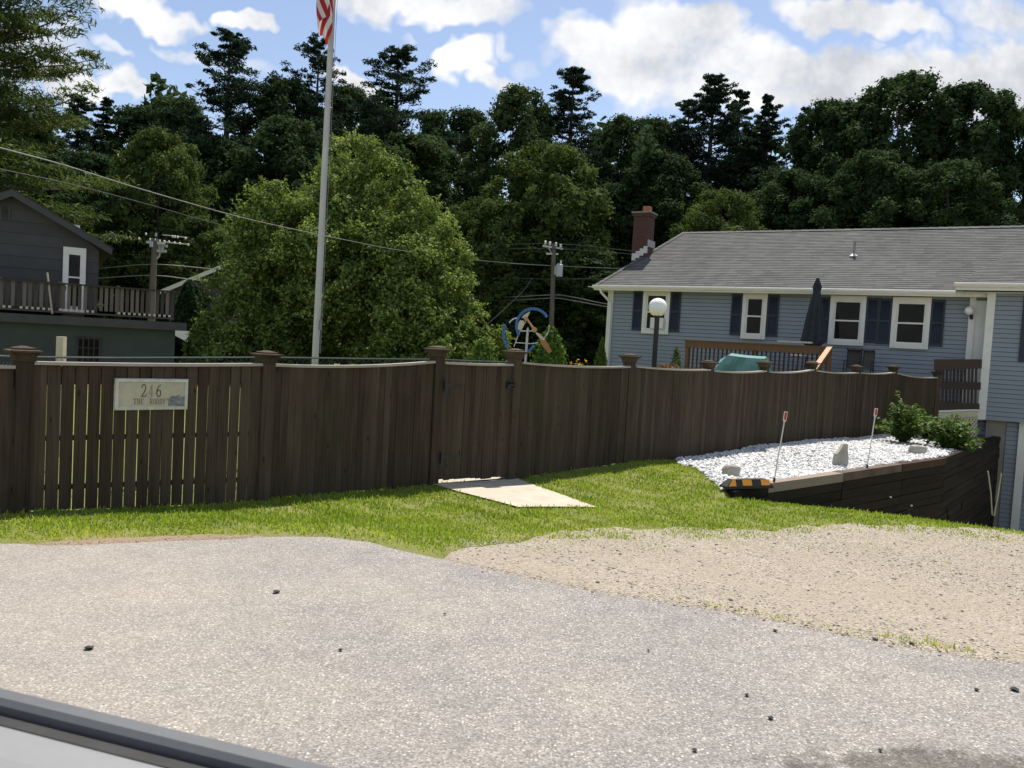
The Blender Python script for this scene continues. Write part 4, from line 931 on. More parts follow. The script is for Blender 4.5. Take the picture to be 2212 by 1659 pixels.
# wing roof: starts higher and further out, dies into the main slope
zw0 = ZW+.20; sw0 = hp(2064, 618, WO+.5)[0]; tw = 2.4
zm = lambda t: hz0+(ZRG-hz0)*(t+OH)/(TR+OH)
courses((sw0, -WO-.5, zw0), (SEND, -WO-.5, zw0), (sw0+1.3, tw, zm(tw)+.016), (SEND, tw, zm(tw)+.016), 22, 'roof', M['shingle'])
mb = MB(); mb.add([(sw0,-WO-.5,zw0-.02),(sw0+1.3,tw,zm(tw)),(sw0+1.3,tw,zm(tw)-.2),(sw0,-OH,zw0-.22),(sw0,-WO-.5,zw0-.2)], [(0,1,2,3,4)]); mb.box(((sw0+SEND)/2, -WO/2-.26, zw0-.215), (SEND-sw0, .55, .02)); mb.build('soffit', M['white'], hs, local=True)
# eaves: fascia, gutter, soffit
def gutter(s0, s1, t, z):
    mb = MB(); prof = [(-t-.0, z-.03), (-t-.085, z-.03), (-t-.12, z+.03), (-t-.12, z+.075), (-t-.108, z+.08), (-t-.09, z-.01), (-t-.0, z-.01)]
    mb.prism([(s0, y_, z_) for y_, z_ in prof], (s1-s0, 0, 0)); return mb.build('gutter', M['white'], hs, local=True)
gutter(se-.03, sw0+.2, OH-.02, hz0-.065)
gutter(sw0-.03, SEND, WO+.48, zw0-.065)
mb = MB(); mb.box(((se+SR)/2+.3, -OH+.005, ZE-.055), (SR-se+.6, .03, .15)); mb.box(((sw0+SEND)/2, -WO-.475, zw0-.10), (SEND-sw0, .03, .17)); mb.build('fascia', M['white'], hs, local=True)
mb = MB(); mb.box(((se+SR)/2, -OH/2+.02, ZE-.012), (SR-se+.5, OH, .02)); mb.box((se/2, DEP/2, ZE-.013), (-se, DEP, .02)); mb.box(((.16+SR)/2, -.045, ZE-.06), (SR, .03, .10)); mb.build('soffit', M['white'], hs, local=True)
mb = MB(); mb.box((se-.012, DEP/2+.1, ZE-.04), (.03, DEP+.9, .15)); mb.build('fascia', M['white'], hs, local=True)
mb = MB(); x0, z0 = hp(1296, 626, .5); mb.tube([(x0,-.5,ZE-.02),(x0+.02,-.45,ZE-.2),(.08,-.12,ZE-.52),(.10,-.11,ZE-.75),(.10,-.11,-.2)], .045, 8); mb.build('downspout', M['white'], hs, local=True)
# windows
def window(xl, xr, yt, yb, shl=True, shr=True, off=0.0, sash_cream=False, ac=False):
    xm, ym = (xl+xr)/2, (yt+yb)/2
    s0, s1 = hp(xl, ym, off)[0], hp(xr, ym, off)[0]; z1, z0 = hp(xm, yt, off)[1], hp(xm, yb, off)[1]
    sm, zm_ = (s0+s1)/2, (z0+z1)/2; t = -off; tw_ = .115
    mb = MB()
    mb.box((s0+tw_/2, t-.045, zm_), (tw_, .09, z1-z0)); mb.box((s1-tw_/2, t-.045, zm_), (tw_, .09, z1-z0))
    mb.box((sm, t-.046, z1-tw_*.7), (s1-s0-2*tw_, .09, tw_*1.4)); mb.box((sm, t-.06, z0+tw_*.6), (s1-s0-2*tw_, .12, tw_*1.2))
    wn_ = mb.build('window', M['white'], hs, local=True)
    a0, a1, b0, b1 = s0+tw_, s1-tw_, z0+tw_*1.2, z1-tw_*1.4
    mb = MB(); f_ = .055; mid = (b0+b1)/2
    for q0, q1, dt in ((b0, mid+.02, .052), (mid-.02, b1, .034)):
        mb.box((a0+f_/2, t-dt, (q0+q1)/2), (f_, .03, q1-q0)); mb.box((a1-f_/2, t-dt, (q0+q1)/2), (f_, .03, q1-q0))
        mb.box(((a0+a1)/2, t-dt, q1-f_*.35), (a1-a0-2*f_, .031, f_*.7)); mb.box(((a0+a1)/2, t-dt, q0+f_*.45), (a1-a0-2*f_, .031, f_*.9))
    mb.build('sash', M['white'], hs, wn_, local=True)
    mb = MB(); mb.box(((a0+a1)/2, t-.030, (b0+b1)/2), (a1-a0, .008, b1-b0)); mb.build('pane', M['glass'], hs, wn_, local=True)
    if ac:
        mb = MB(); mb.box(((a0+a1)/2+.1, t-.12, b0+.23), (.46, .16, .36)); mb.build('vent_panel', M['white'], hs, wn_, local=True)
    for on, sx0 in ((shl, s0-.375), (shr, s1+.012)):
        if on:
            mb = MB(); wS = .36; h0, h1 = z0+.10, z1-.05
            mb.box((sx0+.03, t-.045, (h0+h1)/2), (.05, .04, h1-h0)); mb.box((sx0+wS-.03, t-.045, (h0+h1)/2), (.05, .04, h1-h0))
            for q in (h0+.04, (h0+h1)/2, h1-.04): mb.box((sx0+wS/2, t-.0455, q), (wS-.11, .04, .07))
            q = h0+.08
            while q < h1-.08:
                mb.add([(sx0+.05,t-.052,q),(sx0+wS-.05,t-.052,q),(sx0+wS-.05,t-.034,q+.045),(sx0+.05,t-.034,q+.045)], [(0,1,2,3)]); q += .045
            mb.build('shutter', M['shutter'], hs, local=True)
window(1389.5, 1447.5, 626.5, 721.5, ac=True); window(1603.8, 1656.6, 633, 732.7); window(1792, 1869.4, 639, 746); window(1925.9, 2009, 642.4, 753.5)
s_, z_ = hp(2194, 706, WO); mb = MB(); zt_, zb2 = hp(2208, 637, WO)[1], hp(2203, 781, WO)[1]
xx0 = hp(2206, 700, WO)[0]; mb.box((xx0+.19, -WO-.04, (zt_+zb2)/2), (.37, .04, zt_-zb2)); mb.build('shutter', M['shutter'], hs, local=True)
# door casing, wall lamp
s0, z1 = hp(2093, 660, 0); zb2 = hp(2098, 905, 0)[1]; mb = MB(); mb.box((s0+.10, -.05, (ZE-.06+zb2)/2), (.16, .08, ZE-.06-zb2)); mb.box((s0+.62, -.04, (ZE-.2+zb2)/2), (.88, .04, ZE-.2-zb2)); mb.build('door', M['white'], hs, local=True)
s0, z0 = hp(2094, 671, .2); s2, z2 = hp(2099, 688, .0); wl_ = MB(); wl_.box((s2, -.045, z2), (.16, .04, .25)); lampo = wl_.build('wall_lamp', M['white'], hs, local=True)
mb = MB(); mb.tube([(s2, -.06, z2), (s2-.01, -.15, z2+.02), (s0+.05, -.19, z0-.1)], .045, 10); mb.build('lamp_arm', M['darkmetal'], hs, lampo, local=True)
mb = MB(); mb.lathe((s0, -.19, z0), [(.125*math.sin(t)+.001, -.125*math.cos(t)) for t in np.linspace(.3, math.pi, 14)], 20); mb.build('globe', M['globe'], hs, lampo, local=True, smooth=True)
# chimney and vent pipe
cb_ = hloc(at(1387, 545, 31.5)); f_ = (at(1, 1, 1))
cx_ = None
for f in np.linspace(0, 1, 200):
    P = Vector((se,-OH,hz0)).lerp(Vector((SRG,TR,ZRG)), f); Wp = HO+EXL*P.x+EYL*P.y+Vector((0,0,P.z)); q = Wp-CAM
    X_ = 1106+FV*q.dot(CR)/q.dot(_f)
    if X_ > 1379: cx_ = P; break
cp = Vector((cx_.x-.05, cx_.y+.45, 0)); Dch = (HO+EXL*cp.x+EYL*cp.y).y
zt_ = at(1387, 463, Dch).z; wch = 44*Dch/FV*.78
mb = MB(); mb.box((cp.x, cp.y, (zt_+ZE-1)/2), (wch, wch, zt_-ZE+1)); mb.box((cp.x, cp.y, zt_-.05), (wch+.09, wch+.09, .12)); ch = mb.build('chimney', M['brick'], hs, local=True)
mb = MB(); mb.box((cp.x, cp.y, zt_+.035), (wch+.16, wch+.16, .05)); mb.build('cap_slab', M['concrete_grey'], hs, ch, local=True)
mb = MB(); mb.box((cp.x+.1, cp.y, zt_+.17), (.26, .26, .24)); mb.build('flue', M['clay'], hs, ch, local=True)
mb = MB()
for i in range(4): mb.box((cp.x-wch/2+.09+i*wch/4, cp.y-wch/2-.012, cx_.z+.10+i*.09), (wch/4, .012, .26))
for i in range(4): mb.box((cp.x+wch/2+.012, cp.y-wch/2+.1+i*.18, cx_.z+.62), (.012, .19, .26))
mb.build('flashing', M['galv'], hs, ch, local=True)
# vent pipe on the front slope
def roofpt(x, y):
    n_ = Vector((SEND-se,0,0)).cross(Vector((0,TR+OH,ZRG-hz0))).normalized(); P0 = HO+EXL*se-EYL*OH+Vector((0,0,hz0))
    nw = EXL*n_.x+EYL*n_.y+Vector((0,0,n_.z)); r = ray(x, y); t = (P0-CAM).dot(nw)/r.dot(nw); return hloc(CAM+r*t)
q = roofpt(1844, 553); mb = MB(); mb.tube([q-Vector((0,0,.1)), q+Vector((.01,0,.48))], .042, 12); mb.build('vent_pipe', M['concrete_grey'], hs, local=True); mb = MB(); mb.lathe(q-Vector((0,0,.02)), [(.16,0),(.09,.07),(.06,.09)], 14); mb.build('vent_flashing', M['galv'], hs, local=True)
# ------------------------------------------------------------------ deck in front of the house
def hw(s, t, z): return HO+EXL*s+EYL*t+Vector((0,0,z))
dk = thing('deck', hw(5, -2, .0), 'brown wooden deck with railing in front of the blue house', 'deck')
DO = 3.0; sA, zA = hp(1481, 734, DO); sB, zB = hp(1797, 753, DO); zTop = (zA+zB)/2; zF = zTop-.98
mb = MB(); mb.box(((sA+sB)/2+.3, -DO/2-.06, zF-.02), (sB-sA+.6, DO-.1, .04)); mb.box(((sA+sB)/2, -DO+.02, zF-.16), (sB-sA, .04, .22)); o_ = mb
o_.v = [tuple(hw(*p)) for p in o_.v]; o_.build('floor', M['brown'], dk)
def dbox(c, d, mat, name, par=None): mb = MB(); mb.box(c, d); mb.v = [tuple(hw(*p)) for p in mb.v]; return mb.build(name, mat, dk, par)
rl = dbox(((sA+sB)/2, -DO-.02, zTop-.10), (sB-sA, .04, .19), M['brown'], 'railing')
dbox(((sA+sB)/2, -DO-.0, zTop+.012), (sB-sA+.1, .15, .03), M['brown'], 'cap_board', rl)
dbox(((sA+sB)/2, -DO-.02, zF+.10), (sB-sA, .04, .16), M['brown'], 'lower_board', rl)
for s in (sA+.07, (sA+sB)/2, sB-.07): dbox((s, -DO+.07, (zTop-.02+(-.3))/2), (.13, .11, zTop+.26), M['brown'], 'post')
mb = MB(); n_ = int((sB-sA)/.125)
for i in range(1, n_): mb.box((sA+i*(sB-sA)/n_, -DO+.03, (zTop-.03+zF+.05)/2), (.042, .042, zTop-zF-.15))
mb.v = [tuple(hw(*p)) for p in mb.v]; mb.build('balusters', M['darkdeck'], dk)
# sloping stair rail
pT = Vector((*((at(1800, 757, 24)-at(1800,757,24))),)); 
a_ = hw(sB-.05, -DO-.02, zTop+.02); b_ = at(1757, 800, a_.y-1.25)
mb = MB(); mb.bar(a_, b_, .14, .035); sr = mb.build('stair_rail', M['tanwood'], dk)
mb = MB(); mb.bar(a_-Vector((-.02,0,.11)), b_-Vector((-.02,0,.11)), .04, .17); mb.build('stair_board', M['brown'], dk)
mb = MB(); mb.bar(b_-Vector((0,0,.15)), Vector((b_.x, b_.y, -.2)), .1, .1); mb.build('post', M['brown'], dk)
s_, z_ = hp(1710, 748, 2.9); mb = MB(); mb.v = []; mb.box((s_, -2.5, zTop+.12), (.95, .16, .05)); mb.v = [tuple(hw(*p)) for p in mb.v]
single(mb, 'planter_box', hw(s_, -2.5, zTop+.1), M['cream'], 'low cream box on the deck behind the brown railing', 'box')
# closed umbrella
uo = 1.4; s0, zt2 = hp(1763.5, 604, uo); s1, zb2 = hp(1759, 748, uo); su = (s0+s1)/2
um = thing('patio_umbrella', hw(su, -uo, zF), 'closed dark navy patio umbrella on the deck', 'umbrella')
prof = [(.03, zt2-.0), (.07, zt2-.06), (.085, zt2-.25), (.10, zt2-.35), (.16, zt2-.7), (.225, zt2-1.15), (.30, zb2+.24), (.335, zb2+.13), (.22, zb2+.02), (.12, zb2)]
mb = MB(); n_ = 48; vs_ = []; fs_ = []
for (r_, z) in prof:
    for k in range(n_):
        t = 2*math.pi*k/n_; q = r_*(1+.16*math.cos(t*8)*min(1, (zt2-z)*1.2)); vs_.append(hw(su+q*math.cos(t), -uo+q*math.sin(t), z+(.05*math.cos(t*8) if z < zb2+.2 else 0)))
for i in range(len(prof)-1):
    for k in range(n_): fs_.append((i*n_+k, i*n_+(k+1)%n_, (i+1)*n_+(k+1)%n_, (i+1)*n_+k))
mb.add(vs_, fs_); mb.build('canopy', M['navyfabric'], um)
mb = MB(); mb.tube([hw(su, -uo, zF), hw(su, -uo, zt2+.03)], .022, 10); mb.build('pole', M['darkmetal'], um)
mb = MB(); mb.lathe(hw(su, -uo, zt2-.01), [(.02,0),(.05,.01),(.05,.05),(.02,.07)], 12)
for k in range(8): t = k*math.pi/4; mb.tube([hw(su+.05*math.cos(t), -uo+.05*math.sin(t), zt2-.02), hw(su+.125*math.cos(t), -uo+.125*math.sin(t), zt2-.22), hw(su+.10*math.cos(t), -uo+.10*math.sin(t), zt2-.33)], .012, 5)
mb.build('crown_cap', M['navyfabric'], um)
# dark patio table with glass top under the umbrella, glimpsed through the balusters
tb = thing('patio_table', hw(su, -uo, zF), 'dark patio table under the closed umbrella', 'table')
mb = MB(); mb.lathe(hw(su, -uo, zF+.70), [(.62,0),(.64,.01),(.64,.03),(.6,.035)], 28); mb.build('table_top', M['galv'], tb)
for k in range(4):
    t = k*math.pi/2+.6; mb = MB(); mb.tube([hw(su+.5*math.cos(t), -uo+.5*math.sin(t), zF), hw(su+.4*math.cos(t), -uo+.4*math.sin(t), zF+.7)], .02, 8); mb.build('leg', M['darkmetal'], tb)
# sling chair
def chair(x0_, x1_, ytop, ybot, off, label):
    s0, zt3 = hp(x0_, ytop, off); s1, _ = hp(x1_, ytop, off)
    z0_ = zF; c = thing('patio_chair', hw((s0+s1)/2, -off, z0_), label, 'chair', 0, 'sling chairs on the deck'); wd_ = s1-s0
    nseg = 14; mb = MB(); pr = [(.03,zt3-.03),(-.03,zt3),(-.09,zt3-.02),(-.12,zt3-.08),(-.06,zt3-.5),(.0,z0_+.44),(.06,z0_+.40),(.5,z0_+.43),(.54,z0_+.40)]
    L_ = [hw(s0, -off-y, z) for y, z in pr]; R_ = [hw(s1, -off-y, z) for y, z in pr]
    n_ = len(pr); mb.add(L_+R_, [(i, i+1, n_+i+1, n_+i) for i in range(n_-1)]); mb.build('sling_seat', M['sling'], c)
    for sd_ in (L_, R_): 
        mb = MB(); mb.tube(sd_, .014, 8); mb.build('side_frame', M['darkmetal'], c)
    for ss in (s0, s1):
        mb = MB(); mb.tube([hw(ss, -off+.12, z0_+.62), hw(ss, -off-.05, z0_+.65), hw(ss, -off-.5, z0_+.63), hw(ss, -off-.53, z0_)], .014, 8); mb.tube([hw(ss, -off+.10, z0_+.62), hw(ss, -off+.12, z0_)], .014, 8); mb.build('leg', M['darkmetal'], c)
chair(1866, 1889, 755, 800, 1.0, 'grey sling patio chair on the deck, right one of two overlapping')
chair(1831, 1862, 753, 800, .55, 'grey sling patio chair on the deck, darker one behind')
# teal covered grill
DG = 18.9; gt = lambda x, y, d=0: at(x, y, DG+d)
cg = MB()
tp_ = [gt(1571,767), gt(1652,775), gt(1655,770,.55), gt(1580,763,.55)]; md_ = [gt(1556,783), gt(1640,786), gt(1664,782,.65), gt(1556,776,.6)]; bt_ = [gt(1541,800), gt(1640,806), gt(1668,800,.8), gt(1544,792,.75)]; b3 = [p-Vector((0,0,.8)) for p in bt_]
lay = [tp_, md_, bt_, b3]; vs_ = []; NS = 9
def ringpts(L_, amp):
    out = []
    for k in range(4):
        p, q = L_[k], L_[(k+1)%4]
        for j in range(NS):
            f = j/NS; w = p.lerp(q, f); w = w+Vector((0, -amp*math.sin(f*math.pi*3+k), -amp*1.1*math.sin(f*math.pi))); out.append(w)
    return out
for L_, am in zip(lay, (.012, .05, .03, .02)): vs_ += ringpts(L_, am)
nq = 4*NS; fs_ = [tuple(range(nq))]
for i in range(3):
    for k in range(nq): fs_.append((i*nq+k, (i+1)*nq+k, (i+1)*nq+(k+1)%nq, i*nq+(k+1)%nq))
cg.add(vs_, fs_); single(cg, 'covered_table', gt(1600, 815), M['teal'], 'patio table wrapped in a crumpled teal cover behind the fence', 'table')
# porch rail and lattice beside the wing
pr_ = thing('porch', at(2070, 890, 23), 'small porch with dark slatted railing and white lattice skirt', 'porch')
pA = Vector((posts[11][0]+.05, posts[11][1]-.05, 0)); Dr = hw(SW, -WO-.05, 0).y
PR = [(2022,777),(2118,778)]
def pp_(x, y): 
    f = (x-2020)/98; return at(x, y, lerp(22.45, Dr, min(max(f,0),1)))
def slab(x0, y0, x1, y1, y2, y3, th=.05):   # quad in the rail plane, given a thickness
    mb = MB(); nrm_ = Vector((.3, .95, 0)); mb.prism([pp_(x0,y0), pp_(x1,y1), pp_(x1,y2), pp_(x0,y3)], nrm_*th); return mb
slab(2018,776,2121,776,796,800).build('railing', M['darkdeck'], pr_)
slab(2021,822,2119,826,842,840).build('rail_board', M['darkdeck'], pr_); slab(2022,868,2116,872,884,886).build('rail_board', M['darkdeck'], pr_)
mb = MB()
for i in range(12):
    x = 2026+i*7.9; mb.bar(pp_(x, 790)+Vector((0,.09,0)), pp_(x-2.5, 880)+Vector((0,.09,0)), .05, .03, up=(0,1,0))
mb.build('balusters', M['darkdeck'], pr_)
slab(2026,887,2112,883,887,891,.12).build('deck_edge', M['white'], pr_)
slab(2026,892,2112,888,900,905,.04).build('skirt_board', M['cream'], pr_)
mb = MB()
for i in range(-8, 18):
    for sg_ in (1, -1):
        x0 = 2026+i*7; pts = []
        for k in range(2):
            y = 902+k*44; x = x0+sg_*k*34 if sg_ > 0 else x0+k*-34+34
            pts.append((x, y))
        # clip to the panel
        (xa, ya), (xb, yb) = pts
        def cut(xq): return ya+(yb-ya)*(xq-xa)/(xb-xa)
        for xq in (2027, 2112):
            if (xa-xq)*(xb-xq) < 0:
                yq = cut(xq); inside_a = 2027 <= xa <= 2112
                if inside_a: xb, yb = xq, yq
                else: xa, ya = xq, yq
        if not (2026.9 <= xa <= 2112.1 and 2026.9 <= xb <= 2112.1): continue
        o_ = Vector((0, .02+.02*(sg_ > 0), 0)); mb.bar(pp_(xa, ya)+o_, pp_(xb, yb)+o_, .035, .008, up=(.3,.95,0))
mb.build('lattice', M['cream'], pr_)
# white straps hanging in a V by the foundation
mb = MB(); p0_, p1_, p2_ = at(2134, 1018, 19.9), at(2143, 1112, 19.9), at(2163, 1022, 19.9)
mb.tube([p0_, p0_.lerp(p1_, .5)+Vector((.02,0,0)), p1_, p1_+Vector((.05,0,-.02)), p1_.lerp(p2_, .5)+Vector((.03,0,-.03)), p2_], .017, 6)
single(mb, 'rope', p1_, M['cream'], 'white rope hanging in a V by the concrete foundation', 'rope')
# ------------------------------------------------------------------ grey house on the left
NA = R(29); NX = Vector((math.cos(NA), math.sin(NA), 0)); NY = Vector((-math.sin(NA), math.cos(NA), 0)); NO = at(211, 640, 28.0); NO.z = 0
nh = thing('grey_house', NO, 'dark grey gabled house with an upper deck at far left', 'house', NA)
def np_(x, y, off=0.0):
    r = ray(x, y); P = NO-NY*off; t = (P-CAM).dot(NY)/r.dot(NY); p = CAM+r*t; q = p-NO; return q.dot(NX), p.z
ax_, az_ = np_(27, 424); ex_, ez_ = np_(243, 549, .3); wl0 = 2*ax_
zfl = np_(200, 690, 0)[1]; wz_ = az_+(ez_-az_)*(0-ax_)/(ex_-ax_)
mb = MB(); ncs = 9
pts_ = lambda z: None
z = zfl-.3; cz = .62
while z < az_-.05:
    z2 = min(z+.37, az_-.05)
    def hlf(zq): return min(-ax_, (az_-zq)/(az_-wz_)*(-ax_)) if zq > wz_ else -ax_
    h0, h1 = hlf(z), hlf(z2); 
    mb.add([(ax_-h0,-.022,z),(ax_+h0,-.022,z),(ax_+h1,-.0,z2),(ax_-h1,-.0,z2),(ax_-h0,.02,z),(ax_+h0,.02,z)], [(0,1,2,3),(4,5,1,0)]); z = z2
mb.add([(0,.02,zfl-.3),(0,9,zfl-.3),(0,9,wz_),(0,.02,wz_)], [(0,1,2,3)])
mb.build('wall', M['greysiding'], nh, local=True)
mb = MB(); dv = Vector((ex_-ax_, 0, ez_-az_)).normalized(); nz_ = Vector((-dv.z, 0, dv.x))
for sgn_ in (1, -1):
    L_ = ((ex_-ax_)**2+(ez_-az_)**2)**.5
    A_ = Vector((ax_, -.32, az_+.05)); Bv = A_+Vector((dv.x*sgn_, 0, dv.z))*L_; tn = Vector((0,0,.16))
    mb.prism([A_, Bv, Bv+tn, A_+tn], (0, 9.6, 0))
nrf = mb.build('roof', M['darkroof'], nh, local=True)
mb = MB(); 
for sgn_ in (1, -1):
    A_ = Vector((ax_, -.36, az_-.04)); Bv = A_+Vector((dv.x*sgn_, 0, dv.z))*(L_-.02); mb.prism([A_, Bv, Bv+Vector((0,0,.2)), A_+Vector((0,0,.2))], (0, .04, 0))
mb.build('rake_board', M['greysiding'], nh, nrf, local=True)
mb = MB(); q = Vector((ax_, 4, az_+.22)); f_ = .62; c = Vector((ax_+dv.x*L_*f_, 1.2, az_+dv.z*L_*f_+.32)); mb.box(c, (.3, .3, .12)); mb.box(c-Vector((0,0,.12)), (.2,.2,.2)); mb.build('roof_vent', M['white'], nh, nrf, local=True)
x0, z1 = np_(4, 447); x1, z0 = np_(18, 474); mb = MB()
for k in range(6): mb.box(((x0+x1)/2, -.03, z0+(k+.5)*(z1-z0)/6), (x1-x0, .03, (z1-z0)/6*.55), Matrix.Rotation(.5, 3, 'X'))
mb.box((x0-.02,-.03,(z0+z1)/2),(.05,.05,z1-z0+.1)); mb.box((x1+.02,-.03,(z0+z1)/2),(.05,.05,z1-z0+.1)); mb.build('gable_vent', M['greysiding'], nh, local=True)
# door
x0, x1 = np_(134.5, 620)[0], np_(184, 620)[0]; zt_ = np_(160, 535)[1]; zb_ = zfl
mb = MB(); fw_ = .17; dw_ = x1-x0; dh_ = zt_-zb_
mb.box((x0+fw_/2, -.06, (zt_+zb_)/2), (fw_, .08, dh_)); mb.box((x1-fw_/2, -.06, (zt_+zb_)/2), (fw_, .08, dh_)); mb.box(((x0+x1)/2, -.061, zt_-.12), (dw_-2*fw_, .08, .24)); mb.box(((x0+x1)/2, -.061, zb_+.2), (dw_-2*fw_, .08, .4)); mb.box(((x0+x1)/2, -.06, zb_+dh_*.58), (dw_-2*fw_, .07, .05)); dr = mb.build('door', M['white'], nh, local=True)
mb = MB(); mb.box(((x0+x1)/2, -.04, (zt_+zb_)/2), (dw_-2*fw_, .02, dh_-.6)); mb.build('pane', M['glass'], nh, dr, local=True)
mb = MB(); mb.box((x0+.09, -.11, zb_+dh_*.42), (.035, .05, .16)); mb.build('handle', M['darkmetal'], nh, dr, local=True)
# lower storey and deck
LOF = 2.3; x0, zf0 = np_(-300, 690, LOF); x1, _ = np_(404, 695, LOF); xr = np_(378, 730, LOF-.25)[0]
ztop_ = np_(200, 686.5, LOF)[1]
mb = MB(); mb.box(((x0+x1)/2, -LOF+1.5, ztop_-.13), (x1-x0, 3.0, .26)); mb.build('fascia', M['greysiding'], nh, local=True)
mb = MB(); mb.box(((x0+xr)/2, -LOF+.35, ztop_/2-.15), (xr-x0, .2, ztop_+.1)); mb.box((xr-.1, 1.5, ztop_/2-.15), (.2, 7, ztop_+.1)); mb.build('wall', M['greenwall'], nh, local=True)
xa, za_ = np_(168, 733, LOF-.24); xb, zb3 = np_(214, 770, LOF-.24); mb = MB(); mb.box(((xa+xb)/2, -LOF+.235, (za_+zb3)/2-.1), (xb-xa, .03, za_-zb3+.3)); wn_ = mb.build('window', M['glass'], nh, local=True)
mb = MB()
for k in range(5): mb.box((xa+k*(xb-xa)/4, -LOF+.21, (za_+zb3)/2-.1), (.035, .03, za_-zb3+.3))
mb.box(((xa+xb)/2, -LOF+.209, za_+.05), (xb-xa+.1, .03, .06)); mb.box(((xa+xb)/2, -LOF+.212, (za_+zb3)/2), (xb-xa, .02, .03)); mb.build('window_bars', M['darkdeck'], nh, wn_, local=True)
# deck rail
RO = 2.0; zr = np_(200, 617, RO)[1]; xr2 = np_(376, 655, RO)[0]; zdk = ztop_+.16
zr2 = np_(370, 630, RO)[1]; zr = (zr+zr2)/2
mb = MB(); mb.box(((x0+xr2)/2, -RO+1.0, zdk-.04), (xr2-x0, 2.2, .05)); mb.build('deck_floor', M['greydeck'], nh, local=True)
mb = MB(); mb.box(((x0+xr2)/2, -RO-.04, zr), (xr2-x0+.1, .14, .045)); mb.box((xr2, -RO+1.1, zr), (.14, 2.3, .045)); rl = mb.build('railing', M['greydeck'], nh, local=True)
mb = MB(); n_ = int((xr2-x0)/.15)
for i in range(n_): mb.box((x0+i*.15, -RO, (zr+zdk)/2+.03), (.098, .024, zr-zdk-.08))
for i in range(14): mb.box((xr2, -RO+.12+i*.15, (zr+zdk)/2+.03), (.024, .095, zr-zdk-.08))
o_ = mb.build('pickets', M['greydeck'], nh, rl, local=True)
mb = MB()
for i, x in enumerate(np.arange(xr2-.05, x0, -1.62)): mb = MB(); mb.box((x, -RO+.07, (zr+zdk)/2+.0), (.10, .10, zr-zdk+.12)); mb.build('rail_post', M['greydeck'], nh, rl, local=True)
mb = MB()
for i in range(n_):
    if random.random() < .8 and x0+i*.15 > xr2-6.5: mb = MB(); mb.box((x0+.075+i*.15, -RO-.0, zdk+.035), (.07, .10, .07)); mb.build('deck_block', M['cream'], nh, rl, local=True)
# stick leaning on the rail
mb = MB(); a_, b_ = at(102, 589, 25.6), at(113, 678, 25.5); mb.tube([a_, b_], .03, 8); single(mb, 'wooden_pole', b_, M['cap'], 'bare wooden pole leaning on the grey deck railing', 'pole')
# ------------------------------------------------------------------ small buildings behind
def gable(name, x, y, D, w, h, dep, rot, wallm, roofm, label, zbase=-.3):
    c = at(x, y, D); rt = thing(name, (c.x, c.y, zbase), label, 'house' if name != 'shed' else 'shed', rot)
    H_ = c.z-zbase; e = H_-h
    mb = MB(); mb.add([(-w/2,0,0),(w/2,0,0),(w/2,0,e),(0,0,H_-.1),(-w/2,0,e),(-w/2,dep,0),(w/2,dep,0),(w/2,dep,e),(0,dep,H_-.1),(-w/2,dep,e)], [(0,1,2,3,4),(9,8,7,6,5),(1,6,7,2),(5,0,4,9)]); mb.build('wall', wallm, rt, local=True)
    mb = MB(); k = (w/2+.4)/(w/2)
    for s_ in (1, -1): mb.prism([(0,-.4,H_), (s_*w/2*k,-.4,H_-h*k), (s_*w/2*k,-.4,H_-h*k+.14), (0,-.4,H_+.14)], (0, dep+.8, 0))
    r_ = mb.build('roof', roofm, rt, local=True)
    mb = MB()
    for s_ in (1, -1): mb.prism([(0,-.44,H_-.08), (s_*w/2*k,-.44,H_-h*k-.08), (s_*w/2*k,-.44,H_-h*k+.16), (0,-.44,H_+.16)], (0, .03, 0))
    mb.build('rake_board', M['white'] if name != 'shed' else M['greenwall'], rt, r_, local=True); return rt
gable('gabled_house', 500, 572, 46, 6.4, 1.6, 7, R(8), M['greysiding'], M['lightroof'], 'gabled house with white rake trim mostly hidden behind the large green tree')
gable('shed', 372, 722, 30.0, 2.6, .5, 3, R(-18), M['greenwall'], M['greenwall'], 'low dark shed roof beside the grey house')
# ------------------------------------------------------------------ utility poles and wires
def zpt(zx, zy): return (zx*.3617/1.8228, (700+zy*.3617)/1.8228)
DA = 42.0; tA = at(*zpt(1700, 600), DA); bA = at(*zpt(1660, 1200), DA)
ua = thing('utility_pole', (bA.x, DA, -.3), 'tall utility pole with double crossarms beside the grey house', 'utility pole', 0, 'utility poles')
mb = MB(); mb.tube([(bA.x-.0, DA, -.3), tuple(bA), tuple(at(*zpt(1690, 660), DA))], [.19, .165, .14], 10); mb.build('pole', M['polewood'], ua)
mb = MB(); mb.tube([at(*zpt(1698, 640), DA), tA], .06, 8); mb.build('pole_top_pin', M['galv'], ua)
Z_ = lambda zx, zy, d=0: at(*zpt(zx, zy), DA+d)
mb = MB(); ARMS = ((Z_(1595,700), Z_(1800,715), .1, .12), (Z_(1690,730,.2), Z_(1815,745,-.6), .1, .12), (Z_(1685,795), Z_(1812,800), .1, .13), (Z_(1800,700), Z_(2060,725), .05, .06), (Z_(1770,620,.5), Z_(2040,650,.5), .04, .05))
for q in ARMS: mb = MB(); mb.bar(*q); mb.build('crossarm', M['galv'], ua)
mb = MB()
for zx, zy in ((1590,605),(1515,655),(1635,665),(1880,632),(1905,635),(1935,638),(2020,650),(1690,665),(1740,680),(1790,685),(1840,690),(1900,700),(1960,708),(2050,722)): mb = MB(); mb.lathe(Z_(zx, zy, -.1)-Vector((0,0,.09)), [(.025,0),(.05,.03),(.028,.06),(.05,.085),(.02,.12)], 8); mb.build('insulator', M['white'], ua)
